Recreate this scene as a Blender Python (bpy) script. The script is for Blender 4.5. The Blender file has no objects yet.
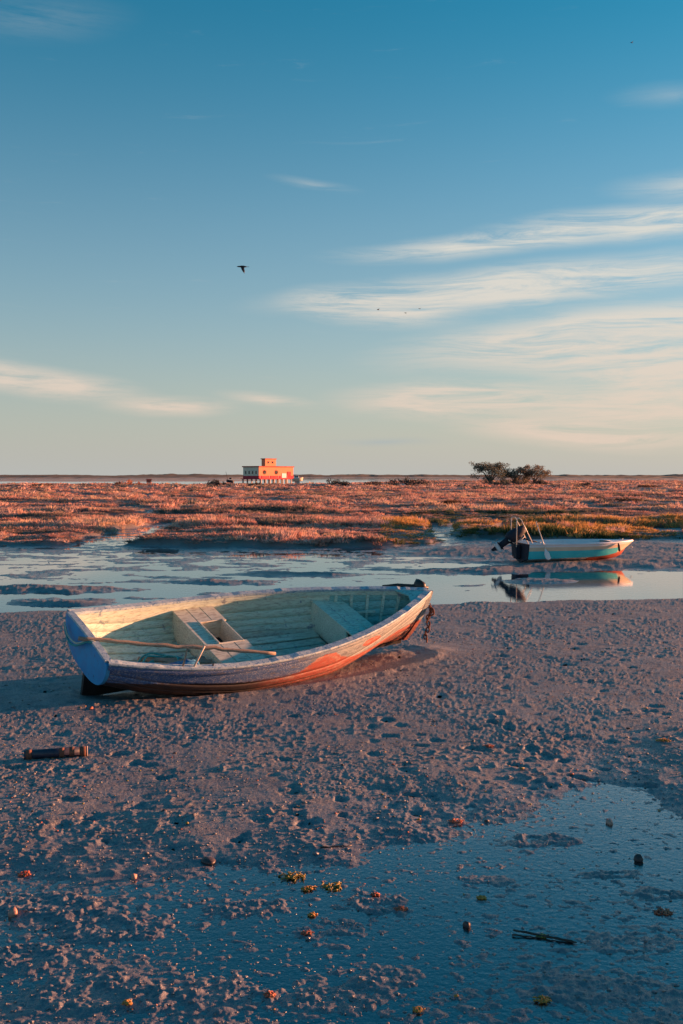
import bpy, bmesh, math, random
import numpy as np
from mathutils import Vector, Matrix, Euler

random.seed(7)
RNG = np.random.default_rng(11)
S = bpy.context.scene
COL = S.collection
PI = math.pi
R = math.radians

# ------------------------------------------------------------------ camera
FPX = 1000.0                       # focal length in pixels of the 683 x 1024 picture
CAMH = 2.138
HZ = 475.5                         # row of the true horizon
cam_d = bpy.data.cameras.new('camera')
cam = bpy.data.objects.new('camera', cam_d)
COL.objects.link(cam)
cam_d.sensor_fit = 'VERTICAL'
cam_d.sensor_height = 36.0
cam_d.sensor_width = 24.0
cam_d.lens = 36.0 * FPX / 1024.0
cam_d.clip_start = 0.05
cam_d.clip_end = 20000
cam.location = (0, 0, CAMH)
cam.rotation_euler = (PI / 2 - math.atan((512 - HZ) / FPX), 0, 0)
S.camera = cam
S.render.resolution_x, S.render.resolution_y = 683, 1024

# ------------------------------------------------------------------ light
SUN_A = R(22)                      # bearing of the sun, measured from +X towards +Y
SUN_E = R(3.7)
sd = Vector((math.cos(SUN_A) * math.cos(SUN_E), math.sin(SUN_A) * math.cos(SUN_E), math.sin(SUN_E)))
sun_d = bpy.data.lights.new('sun', 'SUN')
sun_d.energy = 4.8
sun_d.angle = R(0.6)
sun_d.color = (1.0, 0.40, 0.19)
sun = bpy.data.objects.new('sun', sun_d)
COL.objects.link(sun)
sun.rotation_euler = sd.to_track_quat('Z', 'Y').to_euler()
sun.location = (30, 10, 20)

SKY_STRENGTH = 0.075
S.view_settings.view_transform = 'Standard'
S.view_settings.look = 'None'
S.view_settings.exposure = 1.8
S.view_settings.gamma = 1.0
S.view_settings.use_curve_mapping = False


class NG:
    """small helper round a node tree"""
    def __init__(self, tree):
        self.t = tree
        self.n = tree.nodes
        self.l = tree.links

    def node(self, typ, **kw):
        nd = self.n.new(typ)
        for k, v in kw.items():
            setattr(nd, k, v)
        return nd

    def put(self, sock, v):
        if isinstance(v, bpy.types.NodeSocket):
            self.l.new(v, sock)
        elif v is not None:
            if hasattr(sock.default_value, '__len__') and not hasattr(v, '__len__'):
                v = (v,) * len(sock.default_value)
            if hasattr(sock.default_value, '__len__') and len(sock.default_value) == 4 and len(v) == 3:
                v = (*v, 1)
            sock.default_value = v

    def m(self, op, a, b=None, c=None, clamp=False):
        nd = self.node('ShaderNodeMath', operation=op, use_clamp=clamp)
        for i, v in enumerate((a, b, c)):
            if v is not None:
                self.put(nd.inputs[i], v)
        return nd.outputs[0]

    def smooth(self, v, lo, hi, a=0.0, b=1.0):
        nd = self.node('ShaderNodeMapRange', interpolation_type='SMOOTHSTEP')
        self.put(nd.inputs[0], v)
        for i, q in enumerate((lo, hi, a, b)):
            self.put(nd.inputs[i + 1], q)
        return nd.outputs[0]

    def lin(self, v, lo, hi, a=0.0, b=1.0):
        nd = self.node('ShaderNodeMapRange')
        self.put(nd.inputs[0], v)
        for i, q in enumerate((lo, hi, a, b)):
            self.put(nd.inputs[i + 1], q)
        return nd.outputs[0]

    def mix(self, f, a, b, blend='MIX'):
        nd = self.node('ShaderNodeMix', data_type='RGBA', blend_type=blend)
        self.put(nd.inputs[0], f)
        self.put(nd.inputs[6], a)
        self.put(nd.inputs[7], b)
        return nd.outputs[2]

    def noise(self, vec, scale, detail=4, rough=0.55, dist=0.0):
        nd = self.node('ShaderNodeTexNoise')
        self.put(nd.inputs['Vector'], vec)
        nd.inputs['Scale'].default_value = scale
        nd.inputs['Detail'].default_value = detail
        nd.inputs['Roughness'].default_value = rough
        nd.inputs['Distortion'].default_value = dist
        return nd.outputs[0]

    def ramp(self, f, stops, interp='LINEAR'):
        nd = self.node('ShaderNodeValToRGB')
        nd.color_ramp.interpolation = interp
        el = nd.color_ramp.elements
        while len(el) < len(stops):
            el.new(0.5)
        for e, (p, c) in zip(el, stops):
            e.position = p
            e.color = (*c, 1) if len(c) == 3 else c
        self.put(nd.inputs[0], f)
        return nd.outputs[0]

    def comb(self, x, y, z):
        nd = self.node('ShaderNodeCombineXYZ')
        for i, v in enumerate((x, y, z)):
            self.put(nd.inputs[i], v)
        return nd.outputs[0]

    def sep(self, v):
        nd = self.node('ShaderNodeSeparateXYZ')
        self.put(nd.inputs[0], v)
        return nd.outputs

    def mapping(self, v, scale=(1, 1, 1), loc=(0, 0, 0), rot=(0, 0, 0)):
        nd = self.node('ShaderNodeMapping')
        self.put(nd.inputs[0], v)
        nd.inputs['Location'].default_value = loc
        nd.inputs['Rotation'].default_value = rot
        nd.inputs['Scale'].default_value = scale
        return nd.outputs[0]


# ------------------------------------------------------------------ sky with cirrus
W = bpy.data.worlds.new('World')
S.world = W
W.use_nodes = True
g = NG(W.node_tree)
g.n.clear()
out = g.node('ShaderNodeOutputWorld')
bg = g.node('ShaderNodeBackground')
sky = g.node('ShaderNodeTexSky')
sky.sky_type = 'NISHITA'
sky.sun_disc = False
sky.sun_elevation = SUN_E
sky.sun_rotation = PI / 2 - SUN_A
sky.altitude = 0
sky.air_density = 1.0
sky.dust_density = 0.6
sky.ozone_density = 2.0
tc = g.node('ShaderNodeTexCoord')
dx, dy, dz = g.sep(tc.outputs['Generated'])
az = g.m('ARCTAN2', dx, dy)
el = g.m('ARCSINE', dz)
azel = g.comb(az, el, 0.0)
# grade of the air: cooler overhead, a pale veil along the horizon
up = g.smooth(dz, 0.05, 0.46)
tint = g.mix(up, (0.95, 0.95, 1.12), (0.02, 0.84, 1.05))
skyc = g.mix(1.0, sky.outputs[0], tint, 'MULTIPLY')
veil = g.m('MULTIPLY', g.m('POWER', g.m('SUBTRACT', 1.0, g.m('MAXIMUM', dz, 0.0)), 5.0), 0.86)
skyc = g.mix(veil, skyc, g.mix(g.smooth(dz, 0.0, 0.20), (1.95, 2.05, 2.02), (1.38, 2.02, 2.20)))

warp = g.m('MULTIPLY', g.m('SUBTRACT', g.noise(azel, 6.0, 2), 0.5), 0.016)


# two shared fields of torn fibres, one rising and one falling slightly to the right
wpos = g.comb(az, g.m('ADD', el, warp), 0.0)
fa = g.noise(g.mapping(wpos, (4.6, 52.0, 1.0), rot=(0, 0, R(-5))), 1.6, 7, 0.70, 0.6)
fb = g.noise(g.mapping(wpos, (4.4, 40.0, 1.0), rot=(0, 0, R(8))), 1.6, 6, 0.68)
side = g.smooth(az, -0.14, -0.06)
FIB = g.m('ADD', g.m('MULTIPLY', fa, side), g.m('MULTIPLY', fb, g.m('SUBTRACT', 1.0, side)))


def bearing(px, py):
    """picture position -> (bearing, elevation) of that line of sight"""
    pit = math.atan((512 - HZ) / FPX)
    u, v = (px - 341.5) / FPX, (512 - py) / FPX
    y, z = math.cos(pit) + v * math.sin(pit), v * math.cos(pit) - math.sin(pit)
    return math.atan2(u, y), math.atan2(z, math.hypot(u, y))


def streak(p0, p1, w, gain):
    """one long soft cirrus streak between two bearings; the fibres tear it later"""
    (a0, e0), (a1, e1) = [bearing(*q) for q in (p0, p1)]
    nd = g.node('ShaderNodeMapping', vector_type='TEXTURE')
    g.put(nd.inputs[0], wpos)
    nd.inputs['Location'].default_value = ((a0 + a1) / 2, (e0 + e1) / 2, 0)
    nd.inputs['Rotation'].default_value = (0, 0, math.atan2(e1 - e0, a1 - a0))
    nd.inputs['Scale'].default_value = (math.hypot(a1 - a0, e1 - e0) / 2 * 1.25, w, 1)
    gr = g.node('ShaderNodeTexGradient', gradient_type='QUADRATIC_SPHERE')
    g.l.new(nd.outputs[0], gr.inputs[0])
    return gr.outputs['Fac'], gain


cl = None
for p0, p1, w, gain in (
        ((280, 304), (800, 254), 0.026, 2.6), ((282, 302), (470, 312), 0.024, 2.2),
        ((335, 256), (640, 230), 0.015, 1.5), ((480, 238), (860, 192), 0.022, 2.2),
        ((385, 358), (820, 304), 0.034, 3.0), ((500, 366), (860, 346), 0.030, 2.4),
        ((335, 402), (580, 396), 0.026, 2.8), ((500, 404), (860, 412), 0.024, 2.8), ((450, 424), (720, 440), 0.021, 2.6), ((560, 384), (860, 378), 0.024, 2.2),
        ((-90, 362), (150, 396), 0.020, 2.3), ((100, 405), (240, 404), 0.013, 1.8), ((215, 391), (320, 408), 0.009, 1.2),
        ((610, 190), (800, 170), 0.018, 0.7), ((270, 178), (360, 190), 0.007, 0.22),
        ((-60, 20), (130, 14), 0.026, 0.10), ((610, 96), (740, 92), 0.014, 0.15)):
    f, gain = streak(p0, p1, w, gain)
    cl = g.m('MULTIPLY', f, gain) if cl is None else g.m('MULTIPLY_ADD', f, gain, cl)
cl = g.m('MINIMUM', g.m('POWER', cl, 0.75), 1.0)
cl = g.m('MULTIPLY', cl, g.smooth(FIB, 0.27, 0.60))
# faint cirrus over the rest of the sky as well
gen = g.m('MULTIPLY', g.smooth(fa, 0.60, 0.85), 0.16)
gen = g.m('MULTIPLY', gen, g.smooth(el, 0.0, 0.05))
cl = g.m('MINIMUM', g.m('ADD', cl, gen), 1.0)
warmc = g.mix(g.smooth(el, 0.02, 0.24), (3.05, 2.40, 1.95), (3.15, 2.90, 2.50))
skyc = g.mix(g.m('MULTIPLY', cl, 0.80), skyc, warmc)
# a low thin grey bank far out
f, gain = streak((318, 444), (450, 443), 0.007, 0.6)
skyc = g.mix(g.m('MULTIPLY', f, gain), skyc, (1.5, 1.75, 1.85))
W.cycles.sampling_method = 'MANUAL'
W.cycles.sample_map_resolution = 512
bg.inputs['Strength'].default_value = SKY_STRENGTH
g.l.new(skyc, bg.inputs['Color'])
g.l.new(bg.outputs[0], out.inputs[0])


# ------------------------------------------------------------------ general helpers
def link(o):
    COL.objects.link(o)
    return o


def tag(o, label=None, cat=None, group=None, kind=None):
    if label:
        o['label'] = label
    if cat:
        o['category'] = cat
    if group:
        o['group'] = group
    if kind:
        o['kind'] = kind
    return o


def empty(name, loc=(0, 0, 0), rot=(0, 0, 0)):
    o = bpy.data.objects.new(name, None)
    o.empty_display_size = 0.2
    o.location = loc
    o.rotation_euler = rot
    return link(o)


def mesh_np(name, V, F, mats, parent=None, smooth=True, mi=None):
    """fast mesh from arrays; F is an (n,k) array with k = 3 or 4"""
    V = np.asarray(V, np.float32)
    F = np.asarray(F, np.int32)
    me = bpy.data.meshes.new(name)
    k = F.shape[1]
    me.vertices.add(len(V))
    me.vertices.foreach_set('co', V.ravel())
    me.loops.add(F.size)
    me.loops.foreach_set('vertex_index', F.ravel())
    me.polygons.add(len(F))
    me.polygons.foreach_set('loop_start', np.arange(0, F.size, k, dtype=np.int32))
    me.polygons.foreach_set('loop_total', np.full(len(F), k, np.int32))
    me.polygons.foreach_set('use_smooth', np.full(len(F), smooth, bool))
    if mi is not None:
        me.polygons.foreach_set('material_index', np.asarray(mi, np.int32))
    me.update(calc_edges=True)
    for m in (mats if isinstance(mats, (list, tuple)) else [mats]):
        me.materials.append(m)
    o = bpy.data.objects.new(name, me)
    if parent:
        o.parent = parent
    return link(o)


class MB:
    """collects simple shapes and links them as one mesh"""
    def __init__(self):
        self.v, self.f, self.sm = [], [], []

    def add(self, V, F, smooth=False):
        b = len(self.v)
        self.v += [tuple(p) for p in V]
        self.f += [tuple(i + b for i in f) for f in F]
        self.sm += [smooth] * len(F)
        return self

    def hexa(self, P):
        """P: 8 corners, 0-3 bottom ring, 4-7 top ring"""
        return self.add(P, [(3, 2, 1, 0), (4, 5, 6, 7), (0, 1, 5, 4), (1, 2, 6, 5), (2, 3, 7, 6), (3, 0, 4, 7)])

    def box(self, lo, hi):
        x0, y0, z0 = lo
        x1, y1, z1 = hi
        return self.hexa([(x0, y0, z0), (x1, y0, z0), (x1, y1, z0), (x0, y1, z0),
                          (x0, y0, z1), (x1, y0, z1), (x1, y1, z1), (x0, y1, z1)])

    def tube(self, pts, rad, n=8, caps=True):
        pts = [Vector(p) for p in pts]
        if not hasattr(rad, '__len__'):
            rad = [rad] * len(pts)
        V, F = [], []
        ref = None
        for i, p in enumerate(pts):
            d = (pts[min(i + 1, len(pts) - 1)] - pts[max(i - 1, 0)]).normalized()
            if ref is None:
                ref = d.orthogonal().normalized()
            ref = (ref - d * ref.dot(d))
            ref = ref.normalized() if ref.length > 1e-6 else d.orthogonal().normalized()
            bi = d.cross(ref)
            for k in range(n):
                a = 2 * PI * k / n
                V.append(p + (ref * math.cos(a) + bi * math.sin(a)) * rad[i])
        for i in range(len(pts) - 1):
            for k in range(n):
                F.append((i * n + k, i * n + (k + 1) % n, (i + 1) * n + (k + 1) % n, (i + 1) * n + k))
        if caps:
            F.append(tuple(range(n - 1, -1, -1)))
            F.append(tuple(range((len(pts) - 1) * n, len(pts) * n)))
        return self.add(V, F, True)

    def build(self, name, mat, parent=None, bevel=0.0, smooth_all=None):
        me = bpy.data.meshes.new(name)
        me.from_pydata(self.v, [], self.f)
        for p, s in zip(me.polygons, self.sm):
            p.use_smooth = s if smooth_all is None else smooth_all
        for m in (mat if isinstance(mat, (list, tuple)) else [mat]):
            me.materials.append(m)
        if bevel:
            bm = bmesh.new()
            bm.from_mesh(me)
            bmesh.ops.recalc_face_normals(bm, faces=bm.faces)
            bmesh.ops.bevel(bm, geom=list(bm.edges), offset=bevel, segments=1, affect='EDGES', profile=0.5)
            bm.to_mesh(me)
            bm.free()
        me.update()
        o = bpy.data.objects.new(name, me)
        if parent:
            o.parent = parent
        return link(o)


def material(name):
    m = bpy.data.materials.new(name)
    m.use_nodes = True
    gg = NG(m.node_tree)
    b = gg.n.get('Principled BSDF')
    return m, gg, b


def bump(gg, b, h, strength=0.3, dist=0.01, norm=None):
    nd = gg.node('ShaderNodeBump')
    nd.inputs['Strength'].default_value = strength
    nd.inputs['Distance'].default_value = dist
    gg.put(nd.inputs['Height'], h)
    if norm is not None:
        gg.put(nd.inputs['Normal'], norm)
    gg.l.new(nd.outputs[0], b.inputs['Normal'])
    return nd


def paint(name, c0, c1, scale=8.0, rough=0.6, wear=None, wear_amt=0.55, grain=(1, 1, 1), bstr=0.25, metal=0.0):
    """paint or plain stuff whose colour wanders from c0 to c1, worn through to `wear` in places"""
    m, gg, b = material(name)
    t = gg.node('ShaderNodeTexCoord').outputs['Object']
    v = gg.mapping(t, grain)
    n = gg.noise(v, scale, 6, 0.6)
    c = gg.mix(gg.smooth(n, 0.35, 0.65), c0, c1)
    if wear is not None:
        n2 = gg.noise(gg.mapping(t, grain, (3.1, 1.7, 0.4)), scale * 2.3, 7, 0.68)
        c = gg.mix(gg.smooth(n2, wear_amt, wear_amt + 0.07), c, wear)
    gg.put(b.inputs['Base Color'], c)
    gg.put(b.inputs['Roughness'], gg.lin(n, 0.3, 0.7, rough - 0.1, rough + 0.12))
    b.inputs['Metallic'].default_value = metal
    if bstr:
        bump(gg, b, gg.noise(v, scale * 3, 6, 0.7), bstr, 0.004)
    return m


# --- vector noise in numpy (for terrain)
def _hash(ix, iy, seed):
    h = (ix.astype(np.int64) * 374761393 + iy.astype(np.int64) * 668265263 + seed * 1274126177) & 0xffffffff
    h = ((h ^ (h >> 13)) * 1274126177) & 0xffffffff
    h = (h ^ (h >> 16)) & 0xffffffff
    return h.astype(np.float64) / 4294967295.0


def vnoise(x, y, scale, seed=0):
    x = x / scale
    y = y / scale
    ix = np.floor(x)
    iy = np.floor(y)
    fx = x - ix
    fy = y - iy

    def gr(ax, ay):
        a = _hash(ix + ax, iy + ay, seed) * (2 * PI)
        return np.cos(a) * (fx - ax) + np.sin(a) * (fy - ay)
    sx = fx * fx * fx * (fx * (fx * 6 - 15) + 10)
    sy = fy * fy * fy * (fy * (fy * 6 - 15) + 10)
    a = gr(0, 0) * (1 - sx) + gr(1, 0) * sx
    b = gr(0, 1) * (1 - sx) + gr(1, 1) * sx
    return (a * (1 - sy) + b * sy) * 1.5          # about -1 .. 1


def fbm(x, y, scale, octs=4, seed=0, gain=0.5):
    r = 0
    amp = 1
    for o in range(octs):
        r = r + amp * vnoise(x, y, scale, seed + o * 17)
        scale = scale * 0.49
        amp *= gain
    return r


def sstep(v, lo, hi):
    t = np.clip((v - lo) / (hi - lo), 0, 1)
    return t * t * (3 - 2 * t)


# ------------------------------------------------------------------ terrain
ZW = -0.085                        # level of the standing water
HE = CAMH - ZW


def gp(px, py, h=HE):
    """a point of the ground seen at picture position (px, py)"""
    d = h * FPX / (py - HZ)
    return ((px - 341.5) / FPX * d, d)


def curve_u(pts):
    u = np.array([(p[0] - 341.5) / FPX for p in pts])
    d = np.array([HE * FPX / (p[1] - HZ) for p in pts])
    return u, d


POOL = curve_u([(-400, 900), (-100, 905), (0, 893), (60, 884), (120, 878), (200, 886), (250, 874), (330, 858), (400, 842),
                (460, 830), (520, 813), (565, 800), (598, 786), (645, 786), (665, 806), (700, 832), (1100, 845)])
CHAN = curve_u([(-500, 614), (0, 612), (200, 607), (430, 603.5), (560, 600.5), (683, 598.5), (1200, 597)])
MARSH = curve_u([(-600, 546), (0, 545.5), (95, 545.5), (130, 545.5), (200, 547), (300, 547.5), (380, 546.5), (430, 544.5), (450, 542),
                 (480, 538.5), (560, 539), (683, 540), (1200, 541)])
CREEKS = [([(92, 548), (112, 541), (132, 534), (152, 528.5), (172, 525)], 1.0, 0.7),
          ([(172, 525), (230, 522.5), (300, 521)], 0.5, 0.2),
          ([(452, 543), (438, 533), (455, 526), (500, 521), (548, 519.5), (600, 519)], 0.28, 0.3),
          ([(440, 530), (400, 520), (375, 516)], 0.25, 0.25),
          ([(560, 541), (620, 541.5), (760, 541)], 0.5, 0.6),
          ([(0, 512), (120, 509), (240, 511)], 0.35, 0.3),
          ([(480, 507), (560, 505), (700, 506)], 0.5, 0.4)]
# banks and islands in the channel: (px, py, half width px, half height px, lift)
BARS = [(60, 603, 62, 4.5, .075), (-40, 590, 120, 3.0, .06), (75, 590, 80, 2.6, .065), (150, 599, 30, 1.6, .05), (215, 594, 28, 2.0, .05), (225, 583, 50, 2.0, .05),
        (408, 591, 26, 1.6, .06), (540, 581.5, 46, 3.5, .062), (470, 592, 18, 1.2, .05), (468, 586, 22, 1.2, .045),
        (590, 566, 120, 4.0, .075), (700, 562, 80, 4.0, .07), (470, 572, 60, 2.5, .05), (300, 575, 60, 2.0, .05),
        (673, 586.5, 16, 1.2, .06), (640, 553, 130, 8, .05), (480, 553, 80, 4, .04)]
POOLS = [(630, 588, 60, 6, -.05), (480, 596, 60, 4, -.03), (480, 565.5, 46, 1.8, -.07), (665, 562.5, 40, 1.2, -.05)]


def seg_dist(x, y, a, b):
    ax, ay = a
    bx, by = b
    ddx, ddy = bx - ax, by - ay
    t = np.clip(((x - ax) * ddx + (y - ay) * ddy) / (ddx * ddx + ddy * ddy), 0, 1)
    return np.hypot(x - ax - t * ddx, y - ay - t * ddy), t


def marsh_mask(x, y):
    u = x / y
    d = y + 0.5 - np.interp(u, *MARSH) + fbm(x, y, 2.2, 3, 5) * 0.55
    far = y > 25
    for pts, w0, w1 in CREEKS:
        P = [gp(*p) for p in pts]
        best = np.full(x.shape, 1e9)
        for i in range(len(P) - 1):
            dd, t = seg_dist(x, y, P[i], P[i + 1])
            w = w0 + (w1 - w0) * (i + t) / (len(P) - 1)
            best = np.minimum(best, dd - w * (P[i][1] / 35.0) ** 0.7)
        best = best + vnoise(x, y, 1.8, 77) * 0.35
        d = np.minimum(d, best)
    # winding gullies
    rid = np.abs(fbm(x, y * 0.8, 15.0, 2, 44))
    d = np.where(y > 37, np.minimum(d, (rid - 0.028) * 13.0), d)
    # salt pans, only further back
    pan = fbm(x, y * 0.55, 9.0, 3, 31)
    d = np.where(y > 42, np.minimum(d, (0.62 - pan) * 4.0), d)
    endd = 250 + 165 * sstep(u, -0.02, 0.10) + 14 * vnoise(x, y, 40, 3)
    d = np.minimum(d, (endd - y) * 0.2)
    return np.where(far, sstep(d, 0.0, 0.55), 0.0)


def height(x, y):
    u = x / y
    D = y
    low = fbm(x, y, 2.6, 2, 1)
    mid = fbm(x, y, 0.55, 4, 9)
    fine = fbm(x, y, 0.085, 3, 21, 0.65)
    wy = fbm(x, y, 1.1, 4, 40, 0.6)
    # the foreground film of water
    s = D - np.interp(u, *POOL) + wy * 0.42
    near = np.where(s > 0, 0.052 * (1 - np.exp(-np.maximum(s, 0) / 0.9)), np.maximum(s * 0.02, -0.0045))
    # the channel beyond the boat
    c = D - np.interp(u, *CHAN) + wy * 0.16
    fall = sstep(c, -0.5, 0.35)
    base = near * (1 - fall) + fall * -0.045
    # the tidal flats between channel and marsh
    bl = np.interp(D, [15, 18, 19.4, 21, 23.5, 27, 30, 34, 60], [-.045, -.045, -.034, -.006, -.002, 0.0, 0.004, -0.006, -.006])
    br = np.interp(D, [15, 18, 20.0, 21.5, 23.5, 27, 30, 34, 60], [-.050, -.045, -.042, -0.032, 0.002, 0.012, 0.018, 0.02, .02])
    k = sstep(u, 0.02, 0.16)
    flat = bl * (1 - k) + br * k
    base = np.where(D > 16.2, base * (1 - fall) + fall * flat, base)
    for lst in (BARS, POOLS):
        for (px, py, hw, hh, lift) in lst:
            uc = (px - 341.5) / FPX
            d0, d1 = HE * FPX / (py + hh - HZ), HE * FPX / (py - hh - HZ)
            dc, dr = (d0 + d1) / 2, (d1 - d0) / 2
            sel = np.exp(-(((u - uc) / (hw / FPX)) ** 2) ** 2 - (((D - dc + wy * 0.25) / dr) ** 2) ** 1.5)
            base = base + lift * sel * fall
    rel = sstep(base, -0.03, 0.03)                       # how much the sand stands clear
    film = sstep(-s, -0.1, 0.5) * (1 - fall)
    rough = 0.35 + 0.65 * rel
    tiny = fbm(x, y, 0.031, 2, 33, 0.7)
    z = ZW + base + (low * 0.010 + mid * 0.0034 + (fine * 0.0024 + tiny * 0.0022) * (0.35 + 1.0 * sstep(fbm(x, y, 1.3, 3, 95), -0.35, 0.55))) * rough * (1 - film)
    z = z + film * (low * 0.003 + fbm(x, y, 0.42, 2, 36) * 0.0026 + fine * 0.0011 + tiny * 0.0015 + 0.0036 * sstep(-u, 0.06, 0.26) + 0.003 * sstep(4.6 - D, 0.0, 0.7))
    z = z + fall * (fbm(x * 0.5, y * 1.1, 0.75, 5, 60, 0.68) * 0.020 + mid * 0.006)
    # ridges of crumbly mud
    cr = np.maximum(0, fbm(x, y, 0.07, 2, 71)) ** 1.5
    z = z + cr * 0.012 * rel * sstep(fbm(x, y, 0.9, 2, 88), -0.25, 0.5) * (D < 22)
    # a little scour along the boat
    z = z - 0.0 * D
    M = marsh_mask(x, y)
    mz = 0.10 + 0.13 * fbm(x, y * 1.3, 8.0, 3, 15) + 0.07 * fbm(x, y, 1.4, 2, 19) * sstep(80 - D, 0, 40)
    mz = mz + 0.12 * sstep(D, 60, 200) * fbm(x, y, 22, 2, 14)
    endf = sstep(D, 250 + 165 * sstep(u, -0.02, 0.10), 300 + 165 * sstep(u, -0.02, 0.10))
    z = z * (1 - M) + M * mz
    z = z - endf * 0.4 * (1 - M)
    return z, M


# rows and columns of the ground sheet (denser near by)
rp = np.concatenate([np.arange(1180, 566, -7.0), np.arange(566, 260, -0.75), np.arange(260, 190, -1.0), np.arange(190, 72, -0.78), np.arange(72, 4.9, -0.50)])
rows = CAMH * FPX / rp
us = np.concatenate([np.linspace(-0.85, -0.37, 50)[:-1], np.linspace(-0.37, 0.37, 860), np.linspace(0.37, 0.85, 50)[1:]])
APEX = 0.6
GY = np.repeat(rows[:, None], len(us), 1)
GX = us[None, :] * (GY + APEX)
GZ, GM = height(GX, GY)
nr, nc = GZ.shape


def window(x, y, rad):
    r0, r1 = np.searchsorted(rows, (y - rad, y + rad))
    c0, c1 = np.searchsorted(us, ((x - rad) / (y + APEX), (x + rad) / (y + APEX)))
    return slice(max(r0 - 1, 0), r1 + 1), slice(max(c0 - 1, 0), c1 + 1)


def zat(x, y):
    r = int(np.clip(np.searchsorted(rows, y), 1, nr - 1))
    c = int(np.clip(np.searchsorted(us, x / (y + APEX)), 1, nc - 1))
    return float(GZ[r, c])


# pits, footprints and worm casts pressed into / raised from the mud
def dent(x, y, rx, ry, depth, ang=0.0, rim=0.35):
    rad = max(rx, ry) * 1.9
    w = window(x, y, rad)
    X = GX[w] - x
    Y = GY[w] - y
    ca, sa = math.cos(ang), math.sin(ang)
    a = (X * ca + Y * sa) / rx
    b = (-X * sa + Y * ca) / ry
    q = np.sqrt(a * a + b * b) + 0.42 * vnoise(GX[w], GY[w], 0.06, 13) + 0.2 * vnoise(GX[w], GY[w], 0.022, 14)
    GZ[w] += -depth * np.exp(-q ** 3.2) + rim * depth * np.exp(-((q - 1.25) / 0.28) ** 2)


for i in range(420):
    y = 5.8 + 10.5 * RNG.random() ** 1.2
    x = (RNG.random() - 0.5) * 0.86 * (y + 0.6)
    if y < np.interp(x / y, *POOL) - 0.1:
        continue
    r = RNG.uniform(0.022, 0.060)
    dent(x, y, r * RNG.uniform(0.9, 1.7), r * RNG.uniform(0.8, 1.3), RNG.uniform(0.008, 0.020), RNG.uniform(-0.6, 0.6), 0.08)
# a few chains of footprints
for (x0, y0, ang, n) in ((-1.6, 8.9, -0.12, 4), (0.3, 8.2, 0.35, 5), (1.5, 7.6, 0.9, 4), (-2.4, 7.3, 0.2, 3)):
    for k in range(n):
        ang += RNG.normal(0, 0.16)
        xx = x0 + math.cos(ang) * 0.42 * k + 0.06 * (-1) ** k + RNG.normal(0, 0.05)
        yy = y0 + math.sin(ang) * 0.42 * k + 0.09 * (-1) ** k
        dent(xx, yy, RNG.uniform(0.06, 0.11), RNG.uniform(0.035, 0.055), RNG.uniform(0.014, 0.026), ang, 0.2)
# worm casts and crumbs standing out of the film of water
for i in range(11000):
    y = 3.3 + 4.6 * RNG.random()
    x = (RNG.random() - 0.5) * 0.86 * (y + 0.6)
    if y > np.interp(x / y, *POOL) + 0.5:
        continue
    r = RNG.uniform(0.007, 0.015) * (1.7 if RNG.random() < 0.06 else 1.0)
    w = window(x, y, r * 2.6)
    q = (((GX[w] - x) / (r * 1.35)) ** 2 + ((GY[w] - y) / r) ** 2)
    GZ[w] += RNG.uniform(0.22, 0.46) * r * np.exp(-q)
# larger mud heaps lying in the film
for (px, py, hw, hd, hh) in ((400, 786 + 55, 44, .10, .030), (548, 845, 40, .09, .035), (378, 912, 34, .10, .032), (50, 912, 60, .14, .035), (110, 935, 50, .13, .03), (250, 915, 34, .09, .03),
                             (487, 886, 26, .06, .02), (600, 1000, 60, .12, .018), (640, 950, 50, .10, .018), (90, 1005, 70, .14, .026), (385, 985, 34, .09, .02), (620, 880, 30, .06, .026),
                             (665, 900, 26, .07, .03), (25, 965, 44, .12, .03), (330, 935, 40, .10, .022), (210, 1000, 44, .1, .02), (330, 1010, 60, .1, .018)):
    x, y = gp(px, py)
    rx = hw / FPX * y
    w = window(x, y, max(rx, hd) * 2.2)
    X, Y = GX[w], GY[w]
    q = np.sqrt(((X - x) / rx) ** 2 + ((Y - y) / hd) ** 2) + fbm(X, Y, 0.12, 3, 5) * 0.45
    ring = np.exp(-((q - 0.7) / 0.33) ** 2) + 0.4 * np.exp(-q * q)
    GZ[w] += 0.38 * hh * ring * (0.70 + 0.5 * fbm(X, Y, 0.035, 2, 8))

# the mud gives way under the wooden boat, and is heaped a little along its near side
BX, BY, BYAW = -0.817, 11.178, 0.629
w = window(BX, BY, 3.2)
X, Y = GX[w] - BX, GY[w] - BY
la = X * math.cos(BYAW) + Y * math.sin(BYAW)
lb = -X * math.sin(BYAW) + Y * math.cos(BYAW)
inside = sstep(1.15 - np.sqrt((la / 2.3) ** 2 + ((lb + 0.1) / 0.85) ** 2), 0.0, 0.35)
lip = np.sqrt((la / 2.15) ** 2 + ((lb + 0.12) / 0.78) ** 2) + fbm(GX[w], GY[w], 0.3, 3, 6) * 0.04
GZ[w] += -0.022 * inside + 0.022 * np.exp(-((lip - 1.08) / 0.07) ** 2) * (lb < 0.2)
GZ[w] -= 0.016 * inside * sstep(0.5 - la, 0, 0.9)
GZ[w] = np.where(inside > 0.02, np.maximum(GZ[w], ZW + 0.010), GZ[w])
GZ[w] += 0.050 * np.exp(-((la - 1.72) / 0.55) ** 2 - ((lb + 0.12) / 0.40) ** 2) * (0.9 + 0.25 * fbm(GX[w], GY[w], 0.2, 3, 12))


def grid_faces(r0, r1):
    i = np.arange(r0, r1 - 1)[:, None] * nc + np.arange(nc - 1)[None, :]
    i = i.ravel() - r0 * nc
    return np.stack([i, i + 1, i + nc + 1, i + nc], 1)


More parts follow.
